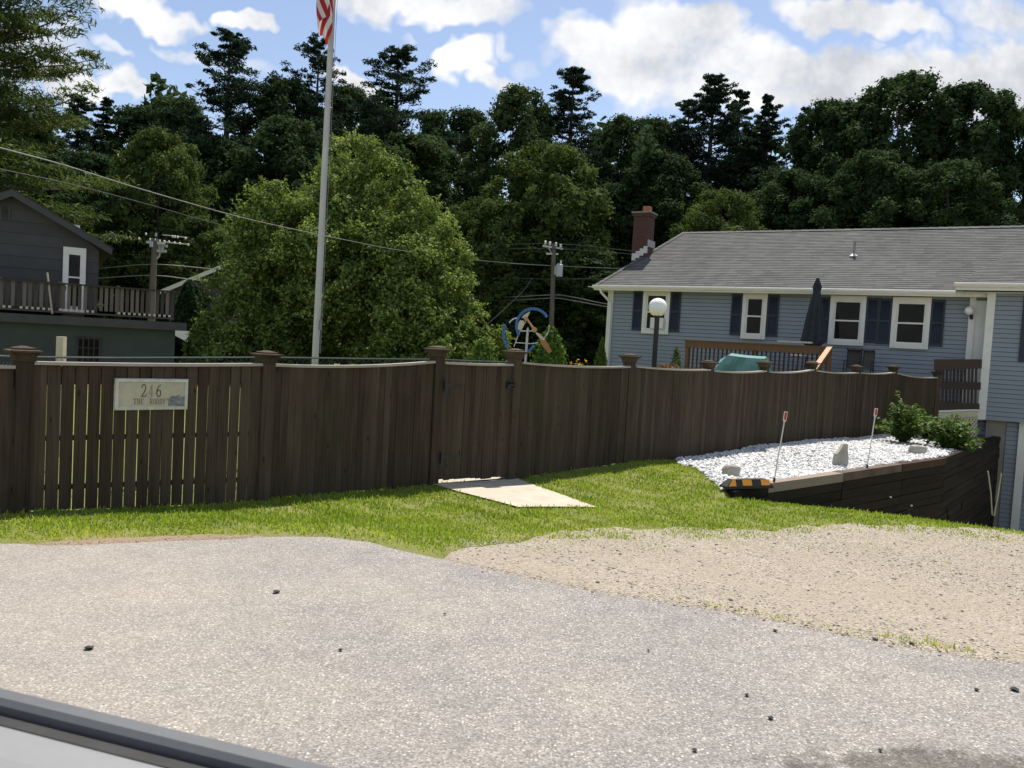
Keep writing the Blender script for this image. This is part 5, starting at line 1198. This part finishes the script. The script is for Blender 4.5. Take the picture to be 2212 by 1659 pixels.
for zx, zy in ((1640,705),(1660,705),(1740,745),(1770,748)): mb = MB(); mb.tube([Z_(zx, zy-15, -.1), Z_(zx, zy+50, -.1)], .07, 8); mb.build('cutout', M['galv'], ua)
mb = MB(); mb.tube([Z_(1740,815), Z_(1735,850), Z_(1700,890)], .05, 6); mb.tube([Z_(1665,720), Z_(1680,790)], .03, 6); mb.build('brace', M['galv'], ua)
DB = 48.0; tB = at(1197, 527, DB); bB = at(1190, 735, DB)
ub = thing('utility_pole', (bB.x, DB, -.3), 'grey utility pole with small transformer near the blue house', 'utility pole', 0, 'utility poles')
mb = MB(); mb.tube([(bB.x, DB, -.3), tuple(bB), tuple(tB)], [.17, .155, .125], 10); mb.build('pole', M['polewood'], ub)
mb = MB(); mb.bar(at(1172, 531, DB), at(1216, 538, DB), .09, .11); mb.bar(at(1180, 548, DB), at(1206, 549, DB), .08, .1); mb.tube([at(1182,530,DB-.1), at(1193,550,DB-.1)], .03, 6); mb.build('crossarm', M['galv'], ub)
mb = MB()
for x, y in ((1178,526),(1188,528),(1201,530),(1211,533)): mb = MB(); mb.lathe(at(x, y, DB-.1)-Vector((0,0,.05)), [(.05,0),(.09,.06),(.04,.12),(.08,.16),(.03,.22)], 8); mb.build('insulator', M['white'], ub)
c = at(1208.5, 584, DB-.3); mb = MB(); mb.lathe(c-Vector((0,0,.38)), [(.12,0),(.2,.02),(.2,.66),(.21,.68),(.12,.76)], 14); mb.box(c+Vector((-.22,.1,0)), (.14,.08,.5)); tr_ = mb.build('transformer', M['transformer'], ub)
mb = MB(); mb.tube([c+Vector((.05,0,.36)), c+Vector((.07,0,.58))], .05, 8); mb.build('bushing', M['white'], ub, tr_)
def wire(pts, label, r_=.02, mat='wire', sag=True):
    P = [at(x, y, D) for x, y, D in pts]; out = []
    for i in range(len(P)-1):
        p_1 = P[max(i-1,0)]; p0_ = P[i]; p1_ = P[i+1]; p2_ = P[min(i+2, len(P)-1)]
        for k in range(8):
            t = k/8; out.append(.5*((2*p0_)+(-p_1+p1_)*t+(2*p_1-5*p0_+4*p1_-p2_)*t*t+(-p_1+3*p0_-3*p1_+p2_)*t**3))
    out.append(P[-1]); mb = MB(); mb.tube(out, r_, 6); single(mb, 'utility_wire', out[0], M[mat], label, 'wire', 'overhead wires')
wire([(x, y, 1/(1/12.5+(1/48-1/12.5)*x/1190)) for x, y in ((-120,285),(0,319),(140,357),(300,407),(500,464),(620,492),(740,517),(860,540),(1000,559),(1100,568),(1190,574))], 'thick twisted service wire sloping past the flagpole to the far pole', .0105)
wire([(-120,335,20),(0,365,22),(150,397,25),(300,436,28.5),(420,470,32),(490,488,35),(600,508,42)], 'lower dark service wire sloping down behind the green tree', .013, 'darkwire')
wire([(900,533,52),(1015,533,50),(1188,526,48),(1363,542,46),(1480,560,44)], 'topmost wire on the pole near the blue house', .016, 'darkwire')
wire([(900,545,52),(1015,541,50),(1183,537,48),(1363,549,46),(1480,566,44)], 'second wire from the top at the pole near the blue house', .016, 'darkwire')
wire([(960,566,52),(1050,567,50),(1192,574,48),(1310,579,46.5),(1420,582,45)], 'pale wire level with the transformer', .02)
wire([(960,598,52),(1060,600,50),(1192,603,48),(1260,602,47),(1420,605,45)], 'wire crossing just below the transformer', .017, 'darkwire')
wire([(940,644,52),(1035,641,50),(1110,641,49),(1193,637,48),(1234,641,47.4),(1302,655,46.5),(1420,675,45)], 'upper of the two thick low wires on the far pole', .028)
wire([(940,650,52),(1040,649,50),(1120,648,49),(1193,644,48),(1230,648,47.4),(1302,661,46.5),(1420,682,45)], 'lower of the two thick low wires on the far pole', .028)
wire([(1150,600,48),(1128,631,47.4),(1086,671,46.5),(1040,712,45.6)], 'slanting guy wire left of the far pole', .02, 'darkwire')
wire([(120,586,44),(212,580,43.2),(329,571,42),(439,579,43.5),(560,590,45)], 'upper low wire crossing the pole beside the grey house', .022)
wire([(120,607,44),(210,601,43.2),(329,595,42),(417,604,43.3),(560,620,45)], 'lower low wire crossing the pole beside the grey house', .026)
# ------------------------------------------------------------------ trees
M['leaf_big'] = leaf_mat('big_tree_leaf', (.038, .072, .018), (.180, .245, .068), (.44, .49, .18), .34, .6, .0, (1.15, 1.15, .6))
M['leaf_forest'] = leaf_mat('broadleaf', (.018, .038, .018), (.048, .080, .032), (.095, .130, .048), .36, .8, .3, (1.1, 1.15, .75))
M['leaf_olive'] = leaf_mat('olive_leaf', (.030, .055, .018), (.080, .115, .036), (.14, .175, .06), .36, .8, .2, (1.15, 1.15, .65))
M['needle'] = leaf_mat('pine_needle', (.014, .032, .022), (.036, .064, .042), (.07, .105, .062), .22, .8, .2, (1.05, 1.1, .8))
M['needle_near'] = leaf_mat('near_pine_needle', (.022, .042, .018), (.08, .12, .04), (.19, .22, .075), .32, .55, .1)
M['leaf_bush'] = leaf_mat('bush_leaf', (.03, .07, .016), (.09, .16, .032), (.19, .26, .06), .38, .45)
M['leaf_shrub'] = leaf_mat('shrub_needle', (.03, .06, .012), (.09, .14, .025), (.18, .22, .05), .2, .5)
M['petal'] = leaf_mat('orange_petal', (.5, .2, .02), (.65, .32, .03), (.7, .45, .06), .3, .5)
M['redpetal'] = leaf_mat('red_petal', (.20, .04, .03), (.33, .08, .06), (.45, .2, .15), .2, .5)
def unit(a): return a/np.maximum(1e-9, np.linalg.norm(a, axis=-1, keepdims=True))
def leaves(C, Nn, size, asp=.55, rg=rng, curl=.25):
    n = len(C); t = unit(np.cross(Nn, rg.normal(size=(n, 3)))); b = np.cross(Nn, t)
    s = size[:,None]
    p0 = C-t*s*.5; p1 = C+b*s*asp*.5+Nn*s*curl*.2; p2 = C+t*s*.5-Nn*s*curl*.15; p3 = C-b*s*asp*.5+Nn*s*curl*.2
    V = np.stack([p0, p1, p2, p3], 1).reshape(-1, 3); F = np.arange(n*4).reshape(-1, 4); return V, F
def _ball(nu=9, nv=6):
    v = [(math.sin(math.pi*j/nv)*math.cos(2*math.pi*i/nu), math.sin(math.pi*j/nv)*math.sin(2*math.pi*i/nu), math.cos(math.pi*j/nv)) for j in range(nv+1) for i in range(nu)]
    f = [(j*nu+i, (j+1)*nu+i, (j+1)*nu+(i+1)%nu, j*nu+(i+1)%nu) for j in range(nv) for i in range(nu)]
    return np.array(v), np.array(f)
ICO = _ball()
def broadleaf(seed, H, Rr, nl, per, ls, base=.05, mid=.42, lobe=(.2,.32), flat=.8, inner=.35, core=.62):
    rg = np.random.default_rng(seed); Cs = []; Ns = []; Ts = []; lobes = []; cores = []
    for i in range(nl):
        hh = ((i+.5)/nl)**.95; h = base+(1-base)*hh
        prof = math.sqrt(max(.03, 1-((hh-mid)/(1-mid))**2)) if hh > mid else .62+.38*math.sqrt(max(0, 1-((mid-hh)/mid)**2))
        th = i*2.399+rg.normal(0, .35); lr = Rr*rg.uniform(*lobe)*(.7+.3*prof)
        rad = max(0, Rr*prof-lr*.6)*math.sqrt(rg.uniform(inner, 1)); zc = min(H*h, H-lr*.72)
        c = np.array([rad*np.cos(th), rad*np.sin(th), zc]); lobes.append((c, lr))
        n = int(per*(lr/(Rr*.3))**2*rg.uniform(.8, 1.2))
        d = unit(rg.normal(size=(n, 3))); d[:,2] = np.abs(d[:,2])*np.where(rg.random(n) < .74, 1, -1)
        w_ = 1+.30*np.sin(d[:,0]*6+i*1.7)*np.sin(d[:,1]*7+i)*np.cos(d[:,2]*5+i*.6)
        rr = lr*(.45+.55*rg.random(n)**.6)*w_; P = c+d*rr[:,None]*np.array([1.05, 1.05, flat])
        cores.append((c, lr)); out = unit(c-np.array([0, 0, H*.4])+1e-3)
        Nn = unit(d*.7+rg.normal(0, .6, (n, 3))+out*.25+np.array([0, 0, .35])); Cs.append(P); Ns.append(Nn)
        Ts.append(np.clip(.42+rg.normal(0, .11)+rg.normal(0, .15, n), 0, 1))
    C = np.concatenate(Cs); Nn = np.concatenate(Ns); T = np.concatenate(Ts)
    V, F = leaves(C, Nn, ls*rg.uniform(.6, 1.3, len(C)), .68, rg)
    if core:    # loose inner leaf mass: jittered facets well inside each lobe
        vv, ff = ICO; m = len(cores); cc = np.array([c for c, l in cores]); ll = np.array([l for c, l in cores])
        P = cc[:,None]+vv[None]*(ll[:,None,None]*core*rg.uniform(.7, 1.25, (m, len(vv), 1)))*np.array([1, 1, flat])
        V2 = P[:,ff].reshape(-1, 3)                # separate the facets
        V2 = V2+np.repeat(rg.normal(0, .12, (m*len(ff), 3)), 4, 0)*np.repeat(np.repeat(ll, len(ff)), 4)[:,None]
        F2 = np.arange(len(V2)).reshape(-1, 4)+len(V); V = np.concatenate([V, V2]); F = np.concatenate([F, F2]); T = np.concatenate([T, np.clip(rg.normal(.38, .13, len(F2)), 0, 1)])
    return V, F, T, lobes
def limbs(seed, H, r0, lobes, frac=.85, k=9, topf=.9):
    rd = random.Random(seed); mb = MB(); pts = [Vector((rd.gauss(0, .012)*H*(i > 0), rd.gauss(0, .012)*H*(i > 0), H*topf*i/6)) for i in range(7)]
    mb.tube(pts, [r0*(1-.82*i/6)*(1.35 if i == 0 else 1) for i in range(7)], 8)
    for c, lr in rd.sample(lobes, min(k, len(lobes))):
        t = max(.12, min(.8, c[2]/H*.7)); i = int(t/topf*6); a = pts[min(i, 6)]; b = Vector(c)
        m_ = a.lerp(b, .5)+Vector((0,0,H*.02)); r = r0*.35*(1-t*.6); mb.tube([a, m_, b], [r, r*.65, r*.25], 6)
    return mb
def pine(seed, H, Rr, nw, ls, per, base=.15, taper=.8, droop=.0, flat=.16, sparse=.35, up=.25, asp=.34):
    rg = np.random.default_rng(seed); Cs = []; Ns = []; Ts = []; mb = MB(); rt = H*.013
    mb.tube([(0,0,0),(rg.normal(0,.01)*H*.3,0,H*.5),(0,0,H*.99)], [rt*1.2, rt*.8, rt*.12], 8)
    for w in range(nw):
        h = base+(1-base)*(w/nw)**.95; hh = (h-base)/(1-base)
        L0 = Rr*((1-hh)**taper*.93+.07)*(min(1, .55+hh*2))
        nb = rg.integers(4, 7)
        for q in range(nb):
            if rg.random() < sparse*.5: continue
            L = L0*rg.uniform(.55, 1.2); th = rg.uniform(0, 6.28); u_ = up*rg.uniform(.3, 1.4)*(1-hh*.3)+hh*.35
            d = np.array([np.cos(th), np.sin(th), 0]); z0 = H*(h+rg.normal(0, .006)); 
            pts = [np.array([0,0,z0])+d*L*f+np.array([0,0,L*(u_*f*f-droop*f)]) for f in (0, .35, .7, 1)]
            mb.tube([tuple(p) for p in pts], [rt*.3*(1-hh*.6), rt*.22*(1-hh*.6), rt*.14*(1-hh*.5), .01], 5)
            nc = max(3, int(L/(Rr*.085))); tb = rg.normal(0, .07)
            for k in range(nc):
                f = .22+.78*(k+rg.random())/nc; c = np.array([0,0,z0])+d*L*f+np.array([0,0,L*(u_*f*f-droop*f)])
                sp_w = L*.20*(1.15-f*.5)*rg.uniform(.6, 1.2)+.05*Rr
                side = np.array([-d[1], d[0], 0]); c = c+side*rg.normal(0, .75)*sp_w; rad = sp_w*rg.uniform(.5, .9)
                n = max(6, int(per*rg.uniform(.7, 1.3))); e = unit(rg.normal(size=(n, 3)))*(rg.random((n, 1))**.4)*rad; e[:,2] = e[:,2]*flat*2+np.abs(e[:,2])*.4
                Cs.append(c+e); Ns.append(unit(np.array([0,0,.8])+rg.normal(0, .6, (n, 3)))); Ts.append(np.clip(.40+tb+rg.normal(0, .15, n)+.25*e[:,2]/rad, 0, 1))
    C = np.concatenate(Cs); Nn = np.concatenate(Ns); T = np.concatenate(Ts)
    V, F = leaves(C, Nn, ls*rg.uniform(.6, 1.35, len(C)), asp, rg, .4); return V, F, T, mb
def make_tree(loc, crown, trunkmb, leafm, name, label, cat='tree', group=None, rz=0, barkm='bark'):
    rt = thing(name, loc, label, cat, rz, group)
    V, F, T = crown; fast('crown', V, F, M[leafm], T, rt); trunkmb.build('trunk', M[barkm], rt, local=True); return rt
def copy_tree(src, loc, scale, rz, label, group=None):
    r = src.copy(); COL.objects.link(r); r.location = loc; r.scale = scale; r.rotation_euler = (0, 0, rz); r['label'] = label
    if group: r['group'] = group
    for ch in list(src.children):
        c = ch.copy(); COL.objects.link(c); c.parent = r
    return r
G = -.3
# big olive green tree in the yard, made of three swelling masses
c0 = at(745, 760, 34)
def shifted(V, dx, dy, dz, sx, sz): return V*np.array([sx, sx, sz])+np.array([dx, dy, dz])
zt_ = lambda y, x, D: at(x, y, D).z+.3
HT = zt_(300, 760, 34)
parts = []
specs = [(770, 292, 31.6, 1.7, 14, 1), (835, 335, 31.3, 1.5, 12, 17), (735, 360, 31.0, 1.8, 14, 2), (870, 385, 31.0, 2.0, 16, 3), (910, 430, 30.8, 1.9, 14, 21), (940, 490, 30.6, 1.7, 14, 5),
 (590, 392, 30.2, 1.7, 14, 4), (572, 440, 30.0, 1.5, 12, 20), (640, 425, 30.0, 1.6, 12, 19), (552, 495, 29.8, 1.6, 12, 6), (522, 565, 29.6, 1.6, 12, 10), (512, 650, 29.5, 1.6, 12, 23), (530, 700, 29.2, 1.7, 12, 27),
 (800, 450, 29.8, 2.2, 18, 9), (700, 480, 29.3, 1.9, 16, 8), (890, 510, 29.5, 2.0, 16, 25), (590, 530, 29.2, 1.9, 14, 26), (958, 570, 30.2, 1.6, 12, 7), (985, 640, 29.9, 1.5, 12, 12), (1060, 705, 29.9, 1.3, 10, 16),
 (870, 600, 28.9, 1.9, 14, 15), (930, 610, 29.2, 1.8, 12, 22), (930, 690, 29.0, 1.8, 12, 30), (840, 690, 29.6, 1.6, 10, 29), (690, 640, 31.0, 1.8, 10, 13), (590, 690, 30.6, 1.6, 10, 31), (750, 340, 33.2, 2.2, 14, 32), (850, 420, 33.2, 2.6, 18, 33), (680, 500, 32.8, 2.6, 18, 34), (760, 560, 32.4, 3.0, 20, 35), (620, 600, 32, 2.4, 16, 36), (890, 580, 32.3, 2.6, 18, 37)]
VV = []; FF = []; TT = []; LL = []; nv_ = 0
def sprigs(lobes, k, ls, rg):
    Cs = []; Ns = []
    for c, lr in lobes:
        for q in range(k):
            d = unit(rg.normal(size=3)+np.array([0, 0, .5])); L = lr*rg.uniform(.35, .8); m_ = int(8+L*16)
            s_ = np.linspace(0, 1, m_); bend = unit(rg.normal(size=3))*.18
            P = c+d*lr*.8*np.array([1, 1, .85])+np.outer(s_*L, d)+np.outer(s_**2*L, bend)+rg.normal(0, .035, (m_, 3)); Cs.append(P); Ns.append(unit(rg.normal(size=(m_, 3))+np.array([0, 0, .6])))
    C = np.concatenate(Cs); V, F = leaves(C, np.concatenate(Ns), ls*rg.uniform(.7, 1.3, len(C)), .5, rg); return V, F
for (x, y, D, rr, nl, sd_) in specs:
    tp = at(x, y, D); D += 3; rr *= .84*D/(D-3); Hs = min(rr*2.1, tp.z+.2); z0 = tp.z-Hs
    V, F, T, lb = broadleaf(sd_+40, Hs, rr, int(nl*1.5), 170, .125, .02, .5, (.22,.36), .85, .3, .42)
    off = np.array([tp.x-c0.x, tp.y-c0.y, z0+.3]); V9, F9 = sprigs(lb, 5, .125, np.random.default_rng(sd_)); F = np.concatenate([F, F9+len(V)]); V = np.concatenate([V, V9]); T = np.concatenate([T, np.clip(np.random.default_rng(sd_).normal(.55, .15, len(F9)), 0, 1)]); VV.append(V+off); FF.append(F+nv_); nv_ += len(V); TT.append(T); LL += [(c+off, l) for c, l in lb[::4]]
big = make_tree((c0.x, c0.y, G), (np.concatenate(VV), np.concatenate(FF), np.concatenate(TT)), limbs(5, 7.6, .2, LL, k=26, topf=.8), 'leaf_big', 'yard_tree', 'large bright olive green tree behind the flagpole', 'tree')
print('big leaves', sum(len(f) for f in FF))
# prototypes, 1 unit of scale = real size
def proto_b(seed, H, Rr, nl, per, ls, leafm, name, **k):
    V, F, T, lb = broadleaf(seed, H, Rr, nl, per, ls, **k); return ((V, F, T), limbs(seed, H, H*.016, lb), leafm, name, H)
def proto_p(seed, H, Rr, nw, ls, per, leafm, name, **k):
    V, F, T, mb = pine(seed, H, Rr, nw, ls, per, **k); return ((V, F, T), mb, leafm, name, H)
PR_ = {
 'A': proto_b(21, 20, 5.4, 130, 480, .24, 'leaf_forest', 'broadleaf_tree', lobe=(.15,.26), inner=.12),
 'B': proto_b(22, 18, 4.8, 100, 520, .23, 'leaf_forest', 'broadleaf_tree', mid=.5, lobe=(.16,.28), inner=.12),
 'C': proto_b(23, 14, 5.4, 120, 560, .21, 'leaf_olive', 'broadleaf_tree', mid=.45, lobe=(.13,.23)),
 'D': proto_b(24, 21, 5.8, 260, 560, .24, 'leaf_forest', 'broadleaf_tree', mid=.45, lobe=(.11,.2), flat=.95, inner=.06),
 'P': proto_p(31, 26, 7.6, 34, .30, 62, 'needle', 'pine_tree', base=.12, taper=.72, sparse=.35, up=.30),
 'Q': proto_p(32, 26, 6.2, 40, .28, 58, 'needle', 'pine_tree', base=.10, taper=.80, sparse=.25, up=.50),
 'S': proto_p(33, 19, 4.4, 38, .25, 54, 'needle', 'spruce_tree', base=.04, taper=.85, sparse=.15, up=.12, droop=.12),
}
first = {}
GRP = 'trees of the dark forest behind the yards'
# kind, x, top y, depth, width in px (crown), label
FT = [
 ('P',498,68,66,175,'tall open pine left of the flagpole, highest top on the left skyline'),
 ('P',690,86,70,130,'tall pine whose top shows just behind the flagpole'),
 ('P',862,101,66,165,'tall ragged pine right of the flagpole with one long side branch'),
 ('Q',1240,146,66,135,'pointed pine near the middle, left of the big cloud'),
 ('Q',1545,164,68,140,'pointed dark pine above the blue house chimney'),
 ('S',1600,196,70,120,'narrow spruce right of the pointed pine above the blue house'),
 ('Q',1490,215,70,110,'shorter pine left of the pointed pine above the blue house'),
 ('S',1665,203,70,110,'ragged spruce left of the gap in the skyline'),
 ('S',1745,232,66,80,'thin dark spruce just right of the gap in the skyline'),
 ('A',610,168,68,200,'leafy tree between the two tall pines left of the flagpole'),
 ('B',755,185,72,170,'leafy tree showing right behind the flagpole flag'),
 ('B',395,212,72,180,'leafy tree top left of the tallest left pine'),
 ('A',1120,186,64,190,'leafy tree with double top left of the middle pointed pine'),
 ('B',1015,236,70,170,'rounded leafy tree above the right side of the bright yard tree'),
 ('B',940,240,74,120,'pale leafy tree top behind the long pine branch'),
 ('A',1345,250,68,170,'leafy tree top right of the middle pointed pine'),
 ('B',1420,255,70,150,'leafy tree top left of the pines above the blue house'),
 ('D',1800,222,56,235,'dense rounded tree above the vent pipe of the blue house'),
 ('D',1965,163,54,270,'tallest dense dark tree above the right end of the blue house'),
 ('D',2105,184,52,230,'dense dark tree near the right edge, second tallest there'),
 ('D',2240,235,52,220,'dense dark tree cut by the right edge of the photo'),
 ('S',225,212,72,110,'small ragged evergreen on the left skyline'),
 ('Q',170,205,70,110,'dark evergreen beside the near pine on the left skyline'),
 ('B',300,232,72,170,'low leafy tree on the left skyline'),
 ('S',340,208,74,90,'small pointed evergreen on the left skyline under the cloud'),
 ('C',352,283,50,200,'medium olive leafy tree above the grey house deck'),
 ('C',1190,312,54,250,'spreading olive tree in the shade below the middle pointed pine'),
 ('A',620,255,60,220,'dark broad tree behind the bright yard tree, left of the flagpole'),
 ('B',480,300,62,190,'dark leafy tree in the shade left of the bright yard tree'),
 ('A',900,290,62,240,'dark leafy tree rising behind the bright yard tree'),
 ('C',1560,410,50,190,'low rounded tree right behind the blue house ridge'),
 ('B',1430,330,56,200,'dark leafy tree right of the chimney'),
 ('C',1050,430,52,190,'shaded low tree right of the bright yard tree'),
 ('A',1330,400,58,230,'dark leafy tree left of the chimney'),
 ('D',1720,370,52,200,'dense lower tree with pale leaf tips behind the roof vent pipe'),
 ('D',1890,330,48,220,'dense dark lower tree behind the blue house roof'),
 ('D',2060,350,46,230,'dense dark tree right behind the roof near the right edge'),
 ('B',200,330,56,200,'dark leafy tree above the grey house gable'),
 ('C',150,440,46,170,'low green tree right behind the grey house roof'),
 ('B',270,430,50,180,'low dark tree behind the near utility pole'),
 ('C',440,470,48,170,'low shaded tree behind the near pole wires'),
 ('B',1230,520,52,200,'low dark tree behind the far utility pole'),
 ('B',60,260,60,210,'dark tree in the shade behind the near pine'),
 ('A',780,300,60,220,'dark tree behind the top of the bright yard tree'),
]
WR = {'A':5.0,'B':4.4,'C':5.0,'D':5.4,'P':4.3,'Q':3.5,'S':2.7}
def add_tree(kk, x, y, D, wpx, lab, i):
    t = at(x, y, D); H = t.z-G; wd_ = wpx*D/FV/2*(1.55 if kk in 'PQS' else 1.3); cr, tm, lf, nm, H0 = PR_[kk]; sc3 = (wd_/WR[kk], wd_/WR[kk], H/H0); rz = (i*2.1) % 6.28
    if kk not in first:
        o = make_tree((t.x, t.y, G), cr, tm, lf, nm, lab, 'tree', GRP, rz); o.scale = sc3; first[kk] = o
    else: o = copy_tree(first[kk], (t.x, t.y, G), sc3, rz, lab, GRP)
    return o
for i, (kk, x, y, D, wpx, lab) in enumerate(FT): add_tree(kk, x, y, D, wpx, lab, i)
# the near white pine at far left
V, F, T, mb = pine(51, 25, 7.4, 46, .34, 80, asp=.2, base=.05, taper=.45, sparse=.15, up=.10, droop=.02, flat=.09)
npn = at(-70, 700, 40); o = make_tree((npn.x, npn.y, G), (V, F, T), mb, 'needle_near', 'pine_tree', 'near white pine with flat layered boughs at the left edge', 'tree', None, .6)
# forest floor growth closing the view under the crowns, and the far wood
def mass(name, D0, D1, top, n, ls, seed, label, lf='leaf_forest', x0=-.75, x1=.75):
    rg = np.random.default_rng(seed); D = rg.uniform(D0, D1, n); xx = rg.uniform(x0, x1, n)*D
    hmax = top*(.62+.22*np.sin(xx*.33)+.16*np.sin(xx*.9+1))*(1+.45*(xx > 8)*(D < 70)); z = G+hmax*rg.random(n)**.8
    C = np.stack([xx, D, z], 1); Nn = unit(rg.normal(size=(n, 3))+np.array([0, -.5, .5])); V, F = leaves(C, Nn, ls*rg.uniform(.6, 1.3, n), .6, rg)
    o = fast(name, V, F, M[lf], np.clip(rg.normal(.30, .16, n), 0, 1)); o['label'] = label; o['category'] = 'undergrowth' if 'under' in name else 'forest'; o['kind'] = 'stuff'
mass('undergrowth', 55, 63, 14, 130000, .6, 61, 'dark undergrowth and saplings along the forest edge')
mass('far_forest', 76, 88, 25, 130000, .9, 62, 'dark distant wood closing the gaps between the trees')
# hedge and shrubs near the yard
def shrub(name, x, ytop, D, wpx, lab, leafm, ls, n, cone=False, cat='shrub', zb=-.2, seed=1, group=None):
    rg = np.random.default_rng(seed); t = at(x, ytop, D); H = t.z-zb; Rr = wpx*D/FV/2; h = rg.random(n)
    r = Rr*((1-h)**.9+.03 if cone else np.sqrt(np.maximum(.02, 1-(h*1.0)**2.2))); th = rg.uniform(0, 6.28, n); q = np.sqrt(rg.uniform(.35, 1, n))*(1+.16*np.sin(th*5+h*14)+.10*np.sin(th*9-h*25))
    C = np.stack([r*q*np.cos(th), r*q*np.sin(th), h*H*(1+.04*np.sin(th*7))], 1); d = np.stack([np.cos(th), np.sin(th), np.full(n, .5)], 1)
    V, F = leaves(C, unit(d+rg.normal(0, .5, (n, 3))), ls*rg.uniform(.6, 1.3, n), .5, rg); rt = thing(name, (t.x, t.y, zb), lab, cat, 0, group)
    fast('foliage', V, F, M[leafm], np.clip(rg.normal(.42, .18, n), 0, 1), rt); mb = MB(); mb.tube([(0,0,0),(0,0,H*.6)], [.04, .01], 6); mb.build('stem', M['bark'], rt, local=True); return rt
shrub('dwarf_conifer', 1301, 737, 19.5, 84, 'small cone shaped bright green conifer by the blue house corner', 'leaf_shrub', .055, 6500, True, seed=2)
shrub('feathery_shrub', 1190, 716, 16.5, 110, 'feathery grey green shrub beside the spinning garden wheel', 'leaf_bush', .085, 4200, seed=3)
shrub('low_shrub', 1045, 740, 15.5, 110, 'bright leafy shrub left of the gate post', 'leaf_bush', .08, 3200, seed=4)
shrub('climbing_shrub', 1462, 755, 21.5, 40, 'green climber at the left end of the brown deck', 'leaf_shrub', .06, 2000, seed=6)
shrub('hedge', 410, 612, 34, 78, 'dark hedge shrub at the end of the grey house deck', 'leaf_forest', .16, 6000, seed=7)
shrub('side_shrub', 430, 700, 29, 70, 'sunlit low bush between the shed and the yard tree', 'leaf_big', .13, 3000, seed=8)
# lilies and red flowers
def flowers(name, x, y, D, wpx, n, lab, pet, ls, seed):
    rg = np.random.default_rng(seed); t = at(x, y, D); rt = thing(name, (t.x, t.y, -.2), lab, 'flowers'); Rr = wpx*D/FV/2; H = t.z+.2
    C = np.stack([rg.normal(0, Rr*.5, n*8), rg.normal(0, .25, n*8), H*(1-.22*rg.random(n*8)**1.2)-.05], 1); V, F = leaves(C, unit(rg.normal(size=(n*8, 3))+np.array([0,-.4,.6])), .10*rg.uniform(.6, 1.4, n*8), .3, rg); fast('foliage', V, F, M['leaf_shrub'], np.clip(rg.normal(.5, .2, n*8), 0, 1), rt)
    C = np.stack([rg.normal(0, Rr*.45, n), rg.normal(-.1, .2, n), H*(1-.06*rg.random(n))], 1); C = np.repeat(C, 5, 0)+rg.normal(0, ls*.35, (n*5, 3)); V, F = leaves(C, unit(rg.normal(size=(n*5, 3))+np.array([0,-1,.5])), ls*rg.uniform(.7, 1.3, n*5), .5, rg); fast('blossom', V, F, M[pet], rg.random(n*5), rt)
    mb = MB()
    for k in range(14): q = rg.normal(0, Rr*.4); mb.tube([(q*.6, 0, 0), (q, rg.normal(0,.1), H*.92)], .006, 4)
    mb.build('stem', M['leaf_shrub'], rt, local=True)
flowers('lily_clump', 1255, 779, 16.2, 60, 4, 'orange yellow lilies blooming above the fence near the small conifer', 'petal', .055, 71)
flowers('flower_clump', 1437, 786, 20.0, 40, 26, 'dull red flowers beside the black lamp post', 'redpetal', .05, 72)
# two leafy bushes at the end of the stone bed, built of arching stems
def bush(x, ytop, ybase, D, wpx, lab, seed, tall=None):
    rg = np.random.default_rng(seed); b = at(x, ybase, D); t = at(x, ytop, D); H = t.z-b.z; Rr = wpx*D/FV/2; zb = max(hz(b.x, b.y), b.z-.3); rt = thing('leafy_bush', (b.x, b.y, zb), lab, 'bush', 0, 'leafy bushes by the porch'); mb = MB(); Cs = []; Ns = []; Ts = []; dz = b.z-zb
    st = []
    for k in range(58): 
        th = rg.uniform(0, 6.28); L = Rr*rg.uniform(.3, 1.05); hh = H*rg.uniform(.45, 1.0)*(1-.35*(L/Rr)**2); st.append((th, L, hh))
    if tall: st += [(2.9, .25, tall*1.15), (3.4, .32, tall*.9)]
    for th, L, hh in st:
        d = np.array([np.cos(th), np.sin(th), 0]); f = lambda s: d*L*(s**1.3)+np.array([0, 0, dz*(s>0)+hh*np.sin(s*1.45)])
        mb.tube([tuple(f(0)), tuple(f(.5)), tuple(f(1))], [.012, .008, .004], 5)
        for k in range(26):
            s = .25+.75*(k+.5)/26; c = f(s); sd_ = 1 if k % 2 else -1; n_ = unit(np.array([-d[1], d[0], 0])*sd_*.5+np.array([0,0,1])+rg.normal(0, .3, 3)); off = np.array([-d[1], d[0], 0])*sd_*rg.uniform(.03, .12)+rg.normal(0, .03, 3)
            Cs.append(c+off); Ns.append(n_); Ts.append(np.clip(rg.normal(.45, .18), 0, 1))
    V, F = leaves(np.array(Cs), np.array(Ns), .125*rg.uniform(.6, 1.35, len(Cs)), .5, rg); fast('foliage', V, F, M['leaf_bush'], np.array(Ts), rt); mb.build('stem', M['bark'], rt, local=True)
tl_ = at(1918, 853, 19.6).z-at(1918, 955, 19.6).z
bush(1950, 866, 962, 19.6, 120, 'leafy green bush with one tall sprout beside the fence corner', 81, tl_)
bush(2050, 886, 994, 18.9, 112, 'darker leafy bush in front of the white lattice', 82)
bush(2010, 885, 960, 21.0, 90, 'shaded leafy bush between fence corner and porch', 83)
